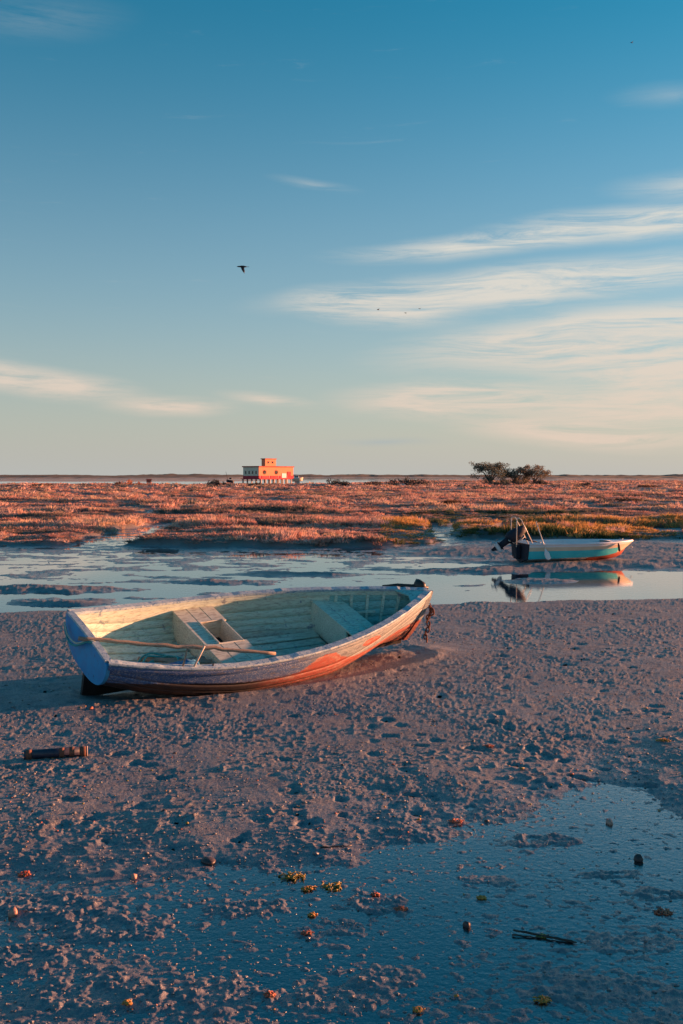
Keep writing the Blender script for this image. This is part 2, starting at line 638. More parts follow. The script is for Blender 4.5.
def mud_material():
    m, gg, b = material('tidal_mud')
    geo = gg.node('ShaderNodeNewGeometry')
    pos = geo.outputs['Position']
    x, y, z = gg.sep(pos)
    at = gg.node('ShaderNodeAttribute')
    at.attribute_name = 'marsh'
    mk = at.outputs['Fac']
    n1 = gg.noise(pos, 0.9, 5, 0.6)
    n2 = gg.noise(pos, 7.0, 6, 0.65)
    n3 = gg.noise(pos, 34.0, 6, 0.7)
    c = gg.mix(gg.smooth(n1, 0.35, 0.65), (0.192, 0.198, 0.222), (0.255, 0.246, 0.250))
    n0 = gg.noise(gg.mapping(pos, (0.35, 0.8, 1), (4, 7, 0)), 0.8, 4, 0.6)
    c = gg.mix(gg.m('MULTIPLY', gg.smooth(n0, 0.45, 0.68), 0.45), c, (0.13, 0.115, 0.130))
    c = gg.mix(gg.smooth(n2, 0.42, 0.70), c, (0.138, 0.138, 0.155))
    c = gg.mix(gg.m('MULTIPLY', gg.smooth(n3, 0.50, 0.62), 0.6), c, (0.40, 0.35, 0.28))
    n5 = gg.noise(pos, 75.0, 3, 0.6)
    c = gg.mix(gg.m('MULTIPLY', gg.smooth(n5, 0.56, 0.64), 0.65), c, (0.44, 0.39, 0.31))
    c = gg.mix(gg.m('MULTIPLY', gg.smooth(n5, 0.44, 0.36), 0.6), c, (0.085, 0.070, 0.080))
    n4 = gg.noise(gg.mapping(pos, (1, 1, 1), (9.0, 3.0, 0)), 16.0, 4, 0.6)
    c = gg.mix(gg.m('MULTIPLY', gg.smooth(n4, 0.66, 0.74), 0.7), c, (0.22, 0.085, 0.045))
    wet = gg.smooth(z, ZW + 0.045, ZW + 0.004)
    c = gg.mix(gg.m('MULTIPLY', wet, 0.55), c, (0.150, 0.155, 0.190))
    soil = gg.mix(gg.smooth(n2, 0.4, 0.6), (0.11, 0.075, 0.06), (0.19, 0.12, 0.09))
    c = gg.mix(mk, c, soil)
    gg.put(b.inputs['Base Color'], c)
    r = gg.lin(gg.m('ADD', gg.m('MULTIPLY', n2, 0.5), gg.m('MULTIPLY', n3, 0.5)), 0.35, 0.65, 0.42, 0.85)
    r = gg.m('SUBTRACT', r, gg.m('MULTIPLY', wet, 0.36))
    gg.put(b.inputs['Roughness'], gg.m('MAXIMUM', r, 0.2))
    b.inputs['Specular IOR Level'].default_value = 0.45
    h = gg.m('ADD', gg.m('MULTIPLY', gg.noise(pos, 60.0, 5, 0.7), 0.9), gg.m('MULTIPLY', gg.noise(pos, 160.0, 3, 0.6), 0.35))
    bump(gg, b, h, 0.7, 0.010)
    return m


MUD = mud_material()
rsplit = int(np.searchsorted(rows, 29.0))


def terrain(name, r0, r1):
    V = np.stack([GX[r0:r1], GY[r0:r1], GZ[r0:r1]], -1).reshape(-1, 3)
    o = mesh_np(name, V, grid_faces(r0, r1), MUD)
    a = o.data.attributes.new('marsh', 'FLOAT', 'POINT')
    a.data.foreach_set('value', GM[r0:r1].astype(np.float32).ravel())
    return tag(o, kind='structure')


terrain('mud_flat', 0, rsplit + 1)
terrain('marsh_ground', rsplit, nr)


def water_material(name, s0, s1, strength, dist, ior, rough, stretch=(0.7, 1.5, 1)):
    m, gg, b = material(name)
    gg.n.remove(b)
    o = gg.n.get('Material Output')
    pos = gg.node('ShaderNodeNewGeometry').outputs['Position']
    x, y, z = gg.sep(pos)
    h = gg.m('ADD', gg.noise(gg.mapping(pos, stretch), s0, 4, 0.55), gg.m('MULTIPLY', gg.noise(pos, s1, 3, 0.5), 0.30))
    bp = gg.node('ShaderNodeBump')
    bp.inputs['Strength'].default_value = strength
    bp.inputs['Distance'].default_value = dist
    gg.put(bp.inputs['Height'], h)
    fr = gg.node('ShaderNodeFresnel')
    fr.inputs['IOR'].default_value = ior
    gg.l.new(bp.outputs[0], fr.inputs['Normal'])
    gl = gg.node('ShaderNodeBsdfGlossy')
    gl.inputs['Roughness'].default_value = rough
    gl.inputs['Color'].default_value = (0.97, 0.98, 1, 1)
    gg.l.new(bp.outputs[0], gl.inputs['Normal'])
    tr = gg.node('ShaderNodeBsdfTransparent')
    tr.inputs['Color'].default_value = (0.82, 0.88, 0.92, 1)
    mx = gg.node('ShaderNodeMixShader')
    gg.l.new(gg.m('POWER', fr.outputs[0], 0.72), mx.inputs[0])
    gg.l.new(tr.outputs[0], mx.inputs[1])
    gg.l.new(gl.outputs[0], mx.inputs[2])
    gg.l.new(mx.outputs[0], o.inputs['Surface'])
    return m


WATER = water_material('tidal_water', 6.0, 26.0, 0.05, 0.012, 1.4, 0.03)
FILM = water_material('wet_film', 30.0, 90.0, 0.30, 0.008, 1.9, 0.07, (1, 1.15, 1))      # skin of water over lumpy mud: never flat
o = mesh_np('water', [(-9000, 10, ZW), (9000, 10, ZW), (9000, 9000, ZW), (-9000, 9000, ZW)], [(0, 1, 2, 3)], WATER, smooth=False)
tag(o, kind='structure')
o = mesh_np('water', [(-9000, -3000, ZW), (9000, -3000, ZW), (9000, 10, ZW), (-9000, 10, ZW)], [(0, 1, 2, 3)], FILM, smooth=False)
tag(o, kind='structure')
seabed = paint('seabed_mud', (0.06, 0.055, 0.055), (0.09, 0.08, 0.075), 0.2, 0.8, bstr=0)
o = mesh_np('ground', [(-9000, -3000, -0.75), (9000, -3000, -0.75), (9000, 9000, -0.75), (-9000, 9000, -0.75)], [(0, 1, 2, 3)], seabed, smooth=False)
tag(o, kind='structure')


# far shores: low sand bars and the scrub covered barrier island on the horizon
def shore_material():
    m, gg, b = material('far_shore')
    pos = gg.node('ShaderNodeNewGeometry').outputs['Position']
    x, y, z = gg.sep(pos)
    n = gg.noise(gg.mapping(pos, (0.02, 0.03, 0.4)), 1.0, 6, 0.65)
    veg = gg.mix(gg.smooth(gg.noise(gg.mapping(pos, (0.05, 0.05, 0.3)), 1.0, 5, 0.7), 0.4, 0.62), (0.055, 0.050, 0.036), (0.13, 0.085, 0.05))
    sand = (0.42, 0.33, 0.26)
    k = gg.smooth(gg.m('ADD', z, gg.m('MULTIPLY', n, 1.6)), 1.1, 1.6)
    gg.put(b.inputs['Base Color'], gg.mix(k, sand, veg))
    b.inputs['Roughness'].default_value = 0.95
    return m


SHORE = shore_material()


def far_land(name, y0, y1, x0, x1, hgt, rough, seed, nx=420, ny=16, mat=None):
    xs = np.linspace(x0, x1, nx)
    ys = np.linspace(y0, y1, ny)
    X, Y = np.meshgrid(xs, ys)
    t = (Y - y0) / (y1 - y0)
    e = (X - x0) / (x1 - x0)
    prof = np.sin(np.clip(t, 0, 1) * PI) ** 0.5 * np.clip(np.minimum(e, 1 - e) * 14, 0, 1) ** 0.6
    Z = ZW - 0.3 + prof * (hgt * (0.75 + 0.45 * fbm(X, Y * 2, 120, 3, seed)) + rough * fbm(X, Y, 14, 3, seed + 5)) + 0.3 * prof
    i = (np.arange(ny - 1)[:, None] * nx + np.arange(nx - 1)[None]).ravel()
    o = mesh_np(name, np.stack([X, Y, Z], -1).reshape(-1, 3), np.stack([i, i + 1, i + nx + 1, i + nx], 1), mat or SHORE)
    return tag(o, kind='structure')


SAND = paint('pale_sand', (0.40, 0.31, 0.25), (0.50, 0.40, 0.32), 0.05, 0.95, bstr=0)
far_land('sand_bar', 365, 520, -330, -28, 0.42, 0.08, 4, 200, 10, SAND)
far_land('sand_bar', 430, 520, 10, 95, 0.30, 0.06, 9, 140, 8, SAND)
far_land('terrain', 640, 760, -700, -40, 0.8, 0.5, 12)
far_land('terrain', 560, 700, 55, 760, 1.0, 0.5, 17)
far_land('hills', 950, 1350, -1500, 1500, 3.2, 0.8, 21, 900, 14)


# bank added out of view on the right to cast shade over the near mud
def shade_bank():
    xs = np.concatenate([np.linspace(5.4, 9.5, 70), np.linspace(9.7, 22, 40)])
    ys = np.linspace(-4.0, 12.2, 120)
    X, Y = np.meshgrid(xs, ys)
    top = 0.31 + 0.22 * fbm(X, Y, 1.8, 4, 63)
    edge = sstep(X - 0.10 * (Y - 4) + 0.5 * fbm(X, Y, 1.6, 3, 64), 5.9, 7.6)
    end = sstep(11.3 + 0.5 * fbm(X, Y, 1.1, 3, 65) - Y, 0.0, 2.6)
    Z = ZW - 0.25 + (top + 0.33) * edge * end
    n_ = len(xs)
    i = (np.arange(len(ys) - 1)[:, None] * n_ + np.arange(n_ - 1)[None]).ravel()
    o = mesh_np('terrain', np.stack([X, Y, Z], -1).reshape(-1, 3), np.stack([i, i + 1, i + n_ + 1, i + n_], 1), MUD)
    tag(o, kind='structure')


shade_bank()

# ------------------------------------------------------------------ vegetation of the marsh
def plant_material(name, attr='tint', rough=0.85):
    m, gg, b = material(name)
    at = gg.node('ShaderNodeAttribute')
    at.attribute_name = attr
    pos = gg.node('ShaderNodeNewGeometry').outputs['Position']
    n = gg.noise(pos, 5.0, 3, 0.6)
    c = gg.mix(1.0, at.outputs['Color'], gg.mix(n, (0.7, 0.7, 0.7), (1.3, 1.3, 1.3)), 'MULTIPLY')
    gg.put(b.inputs['Base Color'], c)
    b.inputs['Roughness'].default_value = rough
    b.inputs['Specular IOR Level'].default_value = 0.2
    # leaves let some light through
    tr = gg.node('ShaderNodeBsdfTranslucent')
    gg.put(tr.inputs['Color'], c)
    mx = gg.node('ShaderNodeMixShader')
    mx.inputs[0].default_value = 0.3
    o = gg.n.get('Material Output')
    gg.l.new(b.outputs[0], mx.inputs[1])
    gg.l.new(tr.outputs[0], mx.inputs[2])
    gg.l.new(mx.outputs[0], o.inputs['Surface'])
    return m


LEAF = plant_material('leaves')


def set_tint(o, per_vert):
    a = o.data.attributes.new('tint', 'FLOAT_COLOR', 'POINT')
    c = np.concatenate([per_vert, np.ones((len(per_vert), 1))], 1).astype(np.float32)
    a.data.foreach_set('color', c.ravel())


def blade_set(n, rng, wide=0.07):
    """n slim upright leaf triangles filling a unit-wide, unit-high tuft"""
    a = rng.uniform(0, 2 * PI, n)
    r = np.sqrt(rng.random(n)) * 0.5
    cx, cy = np.cos(a) * r, np.sin(a) * r
    top = (1 - (r / 0.5) ** 2 * 0.65) * rng.uniform(0.6, 1.05, n)
    lean = rng.uniform(0.05, 0.4, n)
    b = rng.uniform(0, PI, n)
    w = wide * rng.uniform(0.6, 1.5, n)
    base = np.stack([cx, cy, top * rng.uniform(0.0, 0.45, n)], 1)
    off = np.stack([np.cos(b) * w, np.sin(b) * w, np.zeros(n)], 1)
    tip = np.stack([cx + np.cos(a) * lean * top + rng.normal(0, 0.05, n), cy + np.sin(a) * lean * top + rng.normal(0, 0.05, n), top], 1)
    return np.stack([base - off, base + off, tip], 1).reshape(-1, 3)


TUFTS = [blade_set(24, RNG, 0.085) for _ in range(6)]
FINE_TUFTS = [blade_set(40, RNG, 0.045) for _ in range(8)]


def scatter_tufts(name, n, d0, d1, size, hgt, umax, lib=TUFTS):
    y = np.sqrt(RNG.random(n) * (d1 ** 2 - d0 ** 2) + d0 ** 2)
    x = RNG.uniform(-umax, umax, n) * (y + 1.5)
    M = marsh_mask(x, y)
    keep = M > 0.12
    x, y, M = x[keep], y[keep], M[keep]
    z = np.array([zat(a, b) for a, b in zip(x, y)])
    sc = size * RNG.uniform(0.7, 1.35, len(x)) * (0.8 + 0.5 * sstep(vnoise(x, y, 5.0, 91), -0.4, 0.6))
    hh = hgt * RNG.uniform(0.7, 1.3, len(x)) * (0.30 + 1.5 * sstep(vnoise(x, y * 1.5, 4.5, 23) + vnoise(x, y * 1.5, 14.0, 29), -0.5, 0.9))
    # colours: rusty glasswort, straw cordgrass, grey-green sea purslane
    k = 1.25 * fbm(x, y * 1.4, 9.0, 3, 52) + RNG.normal(0, 0.24, len(x))
    rust = np.array([0.58, 0.265, 0.190])
    straw = np.array([0.66, 0.38, 0.235])
    grey = np.array([0.20, 0.145, 0.11])
    pink = np.array([0.64, 0.36, 0.275])
    colr = np.where((k < -0.42)[:, None], grey, np.where((k < 0.15)[:, None], rust, np.where((k < 0.5)[:, None], pink, straw)))
    # a belt of bright cordgrass with a green foot on the right hand bank
    u = x / y
    belt = (u > 0.04) & (y < 46)
    colr = np.where((belt & (RNG.random(len(x)) < 0.75))[:, None], np.array([0.55, 0.27, 0.085]), colr)
    low = belt & (y - np.interp(u, *MARSH) < 1.6)
    colr = np.where((low & (RNG.random(len(x)) < 0.8))[:, None], np.array([0.085, 0.085, 0.03]), colr)
    olive = (u > 0.07) & (u < 0.24) & (y > 43) & (y < 56) & (RNG.random(len(x)) < 0.75)
    colr = np.where(olive[:, None], np.array([0.10, 0.105, 0.055]), colr)
    colr = colr * np.array([1.04, 1.24, 1.38]) * RNG.uniform(0.86, 1.14, (len(x), 1))
    Vs = []
    tv = len(lib[0])
    idx = RNG.integers(0, len(lib), len(x))
    T = np.stack(lib)[idx]
    a = RNG.uniform(0, 2 * PI, len(x))
    ca, sa = np.cos(a)[:, None], np.sin(a)[:, None]
    V = np.empty((len(x), tv, 3))
    V[:, :, 0] = (T[:, :, 0] * ca - T[:, :, 1] * sa) * sc[:, None] + x[:, None]
    V[:, :, 1] = (T[:, :, 0] * sa + T[:, :, 1] * ca) * sc[:, None] + y[:, None]
    V[:, :, 2] = T[:, :, 2] * hh[:, None] + z[:, None] - 0.02
    shade = RNG.uniform(0.88, 1.12, (len(x), tv // 3, 1)).repeat(3, 1)
    o = mesh_np(name, V.reshape(-1, 3), np.arange(len(x) * tv).reshape(-1, 3), LEAF, smooth=False)
    set_tint(o, (colr[:, None, :] * shade).reshape(-1, 3))
    return o


tag(scatter_tufts('glasswort', 15000, 29.0, 58, 0.46, 0.20, 0.46, FINE_TUFTS), 'rusty low glasswort and cordgrass on the near marsh banks', 'marsh plants', kind='stuff')
tag(scatter_tufts('glasswort', 8500, 58, 130, 1.0, 0.25, 0.46, FINE_TUFTS), 'rusty low marsh plants spreading across the middle distance', 'marsh plants', kind='stuff')
tag(scatter_tufts('glasswort', 12000, 130, 425, 2.0, 0.34, 0.44), 'far rusty marsh plants below the horizon', 'marsh plants', kind='stuff')


def leaf_cloud(blobs, n, size, rng):
    """n small leaf triangles spread through a union of ellipsoids (x,y,z,rx,ry,rz)"""
    blobs = np.array(blobs, float)
    wts = blobs[:, 3] * blobs[:, 4] * blobs[:, 5]
    idx = rng.choice(len(blobs), n, p=wts / wts.sum())
    d = rng.normal(size=(n, 3))
    d /= np.linalg.norm(d, axis=1)[:, None]
    r = rng.random(n) ** 0.45
    P = blobs[idx, :3] + d * r[:, None] * blobs[idx, 3:] * rng.uniform(0.8, 1.12, (n, 1))
    e1 = rng.normal(size=(n, 3))
    e1 /= np.linalg.norm(e1, axis=1)[:, None]
    e2 = np.cross(e1, rng.normal(size=(n, 3)))
    e2 /= np.linalg.norm(e2, axis=1)[:, None] + 1e-9
    s = size * rng.uniform(0.6, 1.4, (n, 1))
    V = np.stack([P - e1 * s * 0.5 - e2 * s * 0.3, P + e1 * s * 0.6, P + e2 * s * 0.55 - e1 * s * 0.1], 1).reshape(-1, 3)
    return V, np.arange(3 * n).reshape(-1, 3)


BARK = paint('bark', (0.09, 0.065, 0.05), (0.14, 0.10, 0.08), 3.0, 0.9, bstr=0.4)


def shrub(px, py, D, wpx, hpx, colr, label, n=420, seed=0):
    """a rounded bush: woody stems under a crown of leaves"""
    rng = np.random.default_rng(100 + seed)
    x = (px - 341.5) / FPX * D
    z = zat(x, D) if D < 420 else 0.0
    w, h = wpx / FPX * D, hpx / FPX * D
    e = empty('shrub', (x, D, z))
    tag(e, label, 'shrub', 'dark shrubs on the marsh')
    mb = MB()
    for k in range(5):
        a = rng.uniform(0, 2 * PI)
        mb.tube([(0, 0, -0.1), (math.cos(a) * w * 0.1, math.sin(a) * w * 0.1, h * 0.3), (math.cos(a) * w * 0.3, math.sin(a) * w * 0.2, h * 0.65)], [0.05 * h, 0.03 * h, 0.012 * h], 5)
    mb.build('stems', BARK, e)
    blobs = []
    for k in range(9):
        f = rng.uniform(-0.5, 0.5)
        blobs.append((f * w, rng.uniform(-0.3, 0.3) * w, h * rng.uniform(0.3, 0.62) * (1 - abs(f) * 0.9), w * rng.uniform(.14, .24), w * .2, h * rng.uniform(.26, .40)))
    V, F = leaf_cloud(blobs, n, 0.09 * w ** 0.5 * h ** 0.5 + 0.03, rng)
    o = mesh_np('crown', V, F, LEAF, e, smooth=False)
    set_tint(o, np.array(colr)[None] * rng.uniform(0.6, 1.4, (len(F), 1)).repeat(3, 0))
    return e


DK = (0.075, 0.075, 0.07)
BR = (0.13, 0.075, 0.048)
SHRUBS = [
    (333, 486, 200, 26, 8.5, DK, 'broad dark shrub on the skyline just right of the stilt house'),
    (408, 486.5, 205, 40, 10, DK, 'widest dark shrub on the skyline, left of the trees'),
    (216, 487, 200, 18, 7.5, DK, 'dark shrub on the skyline left of the stilt house'),
    (455, 507.5, 70, 24, 8, BR, 'rounded brown bush in the middle of the marsh below the trees'),
    (540, 486.5, 215, 18, 7, DK, 'dark bush at the right foot of the tree group'),
    (586, 489, 190, 14, 6, DK, 'small dark bush well right of the tree group'),
    (128, 485.5, 200, 22, 7, (0.40, 0.15, 0.08), 'orange bush at the far left of the skyline'),
    (648, 491, 165, 20, 5, BR, 'low brown bush near the right edge of the marsh'),
    (375, 487, 200, 18, 6, DK, 'low dark shrub between the two broad skyline shrubs'),
    (258, 488, 195, 20, 5, DK, 'low dark bush in front of the stilts of the house'),
    (40, 489, 180, 26, 5, BR, 'low brown bush near the left edge of the marsh'),
    (505, 487, 212, 34, 6, DK, 'low dark thicket under the tree group'),
    (428, 519, 52, 46, 7, (0.06, 0.06, 0.045), 'dark green cushion of marsh plants beside the creek, centre right'),
    (620, 507, 78, 40, 5, (0.10, 0.07, 0.05), 'dark low patch of plants in the right of the marsh'),
]
for i, a in enumerate(SHRUBS):
    shrub(*a, seed=i)


def tree(px, py, D, wpx, hpx, nlimb, colr, label, seed, density=1.0):
    rng = np.random.default_rng(seed)
    x = (px - 341.5) / FPX * D
    h, w = hpx / FPX * D, wpx / FPX * D
    e = empty('tamarisk_tree', (x, D, zat(x, D) - 0.1))
    tag(e, label, 'tree', 'trees on the skyline')
    tr = MB()
    tr.tube([(0, 0, -0.2), (0.05 * w, 0, h * 0.14), (-0.02 * w, 0.1, h * 0.32)], [0.22, 0.17, 0.12], 8)
    trunk = tr.build('trunk', BARK, e)
    lm = MB()
    blobs = []
    for k in range(nlimb):
        a = 2 * PI * k / nlimb + rng.uniform(-0.3, 0.3)
        rr = w * rng.uniform(0.22, 0.46)
        tip = Vector((math.cos(a) * rr, math.sin(a) * rr * 0.8, h * rng.uniform(0.42, 0.86)))
        mid = Vector((tip.x * 0.45, tip.y * 0.45, h * 0.45))
        lm.tube([(0, 0, h * 0.10), mid, tip], [0.12, 0.07, 0.02], 6)
        blobs.append((tip.x, tip.y, tip.z, w * rng.uniform(.13, .22), w * .18, h * rng.uniform(.12, .20)))
        for q in range(3):
            s = Vector((rng.uniform(-.16, .16) * w, rng.uniform(-.16, .16) * w, rng.uniform(-.14, .12) * h))
            t2 = tip + s
            lm.tube([mid.lerp(tip, 0.6), t2], [0.045, 0.012], 4)
            blobs.append((t2.x, t2.y, min(t2.z, h * 0.93), w * rng.uniform(.06, .13), w * .1, h * rng.uniform(.06, .11)))
    for k in range(7):
        blobs.append((rng.uniform(-.30, .30) * w, rng.uniform(-.2, .2) * w, h * rng.uniform(.45, .80), w * .17, w * .17, h * .15))
    for k in range(8):
        blobs.append((rng.uniform(-.42, .42) * w, rng.uniform(-.2, .2) * w, h * rng.uniform(.10, .42), w * .15, w * .15, h * .14))
    lm.build('limbs', BARK, trunk)
    V, F = leaf_cloud(blobs, int(5200 * density), 0.24, rng)
    o = mesh_np('crown', V, F, LEAF, e, smooth=False)
    set_tint(o, np.array(colr)[None] * rng.uniform(0.55, 1.5, (len(F), 1)).repeat(3, 0))


tree(490, 486, 225, 40, 26, 9, (0.13, 0.145, 0.115), 'tall dark tree with a ragged crown, left of the pair on the skyline', 3)
tree(515, 486, 228, 30, 20, 7, (0.19, 0.165, 0.125), 'shorter thin-crowned tree in the middle of the skyline group', 5, 0.7)
tree(534, 486, 230, 28, 20.5, 7, (0.20, 0.17, 0.125), 'loose brownish tree at the right end of the skyline group', 8, 0.7)

# ------------------------------------------------------------------ wooden boat
L = 4.4
HB, HR, HP = 1.476, 0.71, 2.16          # beam, transom ratio, fullness of the bow
ZT, ZM, ZB, TM = 0.667, 0.537, 0.703, 0.36


def sheer(t):
    t = np.asarray(t, float)
    b = np.where(t < TM, HB / 2 * (HR + (1 - HR) * np.sin(PI / 2 * np.clip(t / TM, 0, 1))), HB / 2 * (1 - np.clip((t - TM) / (1 - TM), 0, 1) ** HP))
    z = np.where(t < TM, ZM + (ZT - ZM) * (1 - t / TM) ** 2, ZM + (ZB - ZM) * (np.clip(t - TM, 0, 1) / (1 - TM)) ** 2)
    return b, z


def hull(t, v, side, off=0.0, lift=0.0):
    """outer hull surface; t runs from transom to stem, v from keel to gunwale; off moves inwards"""
    t = np.asarray(t, float)
    v = np.asarray(v, float)

    def P(t, v):
        b, s = sheer(t)
        b = np.maximum(b, 0.018)
        zk = np.interp(t, [0, .1, .2, .35, .6, .85, 1.0], [.285, .170, .105, .052, .038, .040, .06])
        th = v * PI / 2
        w = sstep(t, 0.55, 1.0)
        ex = np.interp(t, [0, .12, .3, .6, .8, 1], [.80, .62, .52, .52, .62, .8])      # fullness of the bilge
        cth = np.maximum(np.cos(th), 0.0)
        yy = (1 - w) * np.sin(th) ** ex + w * v ** 0.80
        zz = (1 - w) * (1 - cth ** ex) + w * (0.30 * (1 - cth ** ex) + 0.70 * v)
        x = L * t - 0.24 * (1 - v) ** 1.6 * sstep(t, 0.72, 1.0)
        return np.stack([x - L / 2, b * yy, zk + (s - zk) * zz], -1)
    p = P(t, v)
    if off:
        e = 1e-3
        dt = P(t + e, v) - P(t - e, v)
        dv = P(t, np.minimum(v + e, 1.0)) - P(t, np.maximum(v - e, 0.0))
        n = np.cross(dt, dv)
        n /= np.linalg.norm(n, axis=-1)[..., None] + 1e-12
        q = p + n * off * np.where(n[..., 1:2] > 0, -1, 1)
        q[..., 1] = np.maximum(q[..., 1], 0.0)
        p = q
    p = p.copy()
    p[..., 1] *= side
    return p


def hull_paint():
    m, gg, b = material('hull_paint')
    t = gg.node('ShaderNodeTexCoord').outputs['Object']
    x, y, z = gg.sep(t)
    n1 = gg.noise(t, 3.0, 5, 0.6)
    n2 = gg.noise(gg.mapping(t, (1, 1, 2.5)), 16.0, 6, 0.7)
    n3 = gg.noise(gg.mapping(t, (1, 1, 3.0)), 45.0, 5, 0.7)
    blue = gg.mix(gg.smooth(n2, 0.35, 0.65), (0.022, 0.082, 0.22), (0.045, 0.120, 0.27))
    grey = gg.mix(gg.smooth(n2, 0.35, 0.65), (0.18, 0.225, 0.235), (0.27, 0.31, 0.31))
    fwd = gg.smooth(gg.m('ADD', x, gg.m('MULTIPLY', n1, 0.9)), 0.15, 1.15)
    c = gg.mix(fwd, blue, grey)
    # lower aft: the blue has chalked to lilac grey
    chalk = gg.m('MULTIPLY', gg.smooth(gg.m('ADD', z, gg.m('MULTIPLY', n1, 0.10)), 0.46, 0.38), gg.m('SUBTRACT', 1.0, fwd))
    c = gg.mix(gg.m('MULTIPLY', chalk, 0.4), c, (0.24, 0.20, 0.25))
    c = gg.mix(gg.m('MULTIPLY', gg.smooth(n3, 0.55, 0.61), 0.65), c, (0.50, 0.50, 0.48))
    n6 = gg.noise(gg.mapping(t, (0.8, 1, 2.2), (2, 5, 1)), 7.0, 7, 0.72)
    c = gg.mix(gg.m('MULTIPLY', gg.smooth(n6, 0.56, 0.62), 0.75), c, (0.115, 0.125, 0.150))
    # red bottom paint: a wandering upper edge with one high lobe and a separate oval patch
    edge = gg.m('ADD', 0.33, gg.m('MULTIPLY', gg.m('SUBTRACT', n1, 0.5), 0.05))
    edge = gg.m('SUBTRACT', edge, gg.smooth(x, -0.3, -1.9, 0.0, -0.10))
    lobe = gg.m('SUBTRACT', x, 0.25)
    lobe = gg.m('EXPONENT', gg.m('MULTIPLY', gg.m('MULTIPLY', lobe, lobe), -15.0))
    edge = gg.m('ADD', edge, gg.m('MULTIPLY', lobe, 0.185))
    edge = gg.m('ADD', edge, gg.smooth(x, 0.9, 2.0, 0.0, -0.02))
    red = gg.smooth(gg.m('ADD', z, gg.m('MULTIPLY', gg.m('SUBTRACT', n2, 0.5), 0.07)), gg.m('ADD', edge, 0.008), gg.m('SUBTRACT', edge, 0.008))
    ox = gg.m('DIVIDE', gg.m('SUBTRACT', x, 0.98), 0.17)
    oz = gg.m('DIVIDE', gg.m('SUBTRACT', z, 0.455), 0.05)
    od = gg.m('ADD', gg.m('ADD', gg.m('MULTIPLY', ox, ox), gg.m('MULTIPLY', oz, oz)), gg.m('MULTIPLY', gg.m('SUBTRACT', n2, 0.5), 0.9))
    red = gg.m('MAXIMUM', red, gg.smooth(od, 1.1, 0.85))
    rc = gg.mix(gg.smooth(n2, 0.35, 0.7), (0.42, 0.075, 0.045), (0.33, 0.10, 0.07))
    # weed and slime on the bottom
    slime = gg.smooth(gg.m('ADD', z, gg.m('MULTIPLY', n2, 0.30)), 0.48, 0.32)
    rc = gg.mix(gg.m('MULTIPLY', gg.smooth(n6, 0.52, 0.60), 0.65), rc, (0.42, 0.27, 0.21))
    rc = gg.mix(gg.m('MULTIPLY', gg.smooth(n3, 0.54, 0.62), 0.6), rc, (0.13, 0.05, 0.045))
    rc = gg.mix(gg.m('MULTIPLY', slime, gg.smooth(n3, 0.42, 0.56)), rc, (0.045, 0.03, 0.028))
    aft = gg.smooth(gg.m('ADD', x, gg.m('MULTIPLY', n1, 0.8)), 0.35, -0.45)  # shade under the stern painted in: the bottom turns near black aft
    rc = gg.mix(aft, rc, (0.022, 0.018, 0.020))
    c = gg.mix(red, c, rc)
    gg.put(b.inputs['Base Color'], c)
    gg.put(b.inputs['Roughness'], gg.lin(n2, 0.3, 0.7, 0.5, 0.75))
    bump(gg, b, gg.m('ADD', n2, gg.m('MULTIPLY', n3, 0.6)), 0.35, 0.006)
    return m


def inner_paint(name, c0, c1, dark, wear_lo=0.56):
    m, gg, b = material(name)
    t = gg.node('ShaderNodeTexCoord').outputs['Object']
    x, y, z = gg.sep(t)
    n1 = gg.noise(gg.mapping(t, (0.6, 1.4, 2.5)), 4.0, 6, 0.65)
    n2 = gg.noise(gg.mapping(t, (1.2, 6, 14)), 7.0, 6, 0.72)
    n3 = gg.noise(t, 9.0, 5, 0.65)
    c = gg.mix(gg.smooth(n1, 0.35, 0.65), c0, c1)
    c = gg.mix(gg.m('MULTIPLY', gg.smooth(n2, 0.47, 0.64), 0.72), c, dark)
    c = gg.mix(gg.m('MULTIPLY', gg.smooth(n3, wear_lo, wear_lo + 0.08), 0.7), c, (0.10, 0.14, 0.24))
    grime = gg.smooth(gg.m('ADD', z, gg.m('MULTIPLY', n3, 0.16)), 0.28, 0.10)
    c = gg.mix(gg.m('MULTIPLY', grime, 0.75), c, (0.11, 0.065, 0.06))
    gg.put(b.inputs['Base Color'], c)
    b.inputs['Roughness'].default_value = 0.65
    bump(gg, b, gg.m('ADD', n2, gg.m('MULTIPLY', n3, 0.4)), 0.4, 0.006)
    return m


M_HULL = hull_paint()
M_IN = inner_paint('pale_green_paint', (0.51, 0.64, 0.54), (0.59, 0.70, 0.60), (0.20, 0.22, 0.18), 0.60)
M_BOW = inner_paint('sea_green_paint', (0.22, 0.52, 0.52), (0.30, 0.60, 0.58), (0.07, 0.15, 0.16), 0.66)
M_SEAT = inner_paint('seat_paint', (0.60, 0.61, 0.50), (0.68, 0.67, 0.56), (0.22, 0.17, 0.12), 0.68)
M_RAIL = paint('rail_paint', (0.46, 0.57, 0.60), (0.27, 0.40, 0.48), 13.0, 0.7, (0.12, 0.25, 0.40), 0.53, bstr=0.7)
M_STRAKE = None
M_CREAM = paint('cream_rubbing_paint', (0.62, 0.56, 0.46), (0.48, 0.44, 0.40), 8.0, 0.7, (0.20, 0.21, 0.24), 0.58, bstr=0.5)
M_TRANSOM = paint('transom_blue', (0.010, 0.23, 0.52), (0.020, 0.31, 0.62), 5.0, 0.55, (0.02, 0.08, 0.24), 0.60, bstr=0.3)
M_SKEG = paint('tarred_timber', (0.016, 0.013, 0.014), (0.03, 0.024, 0.024), 9.0, 0.6)
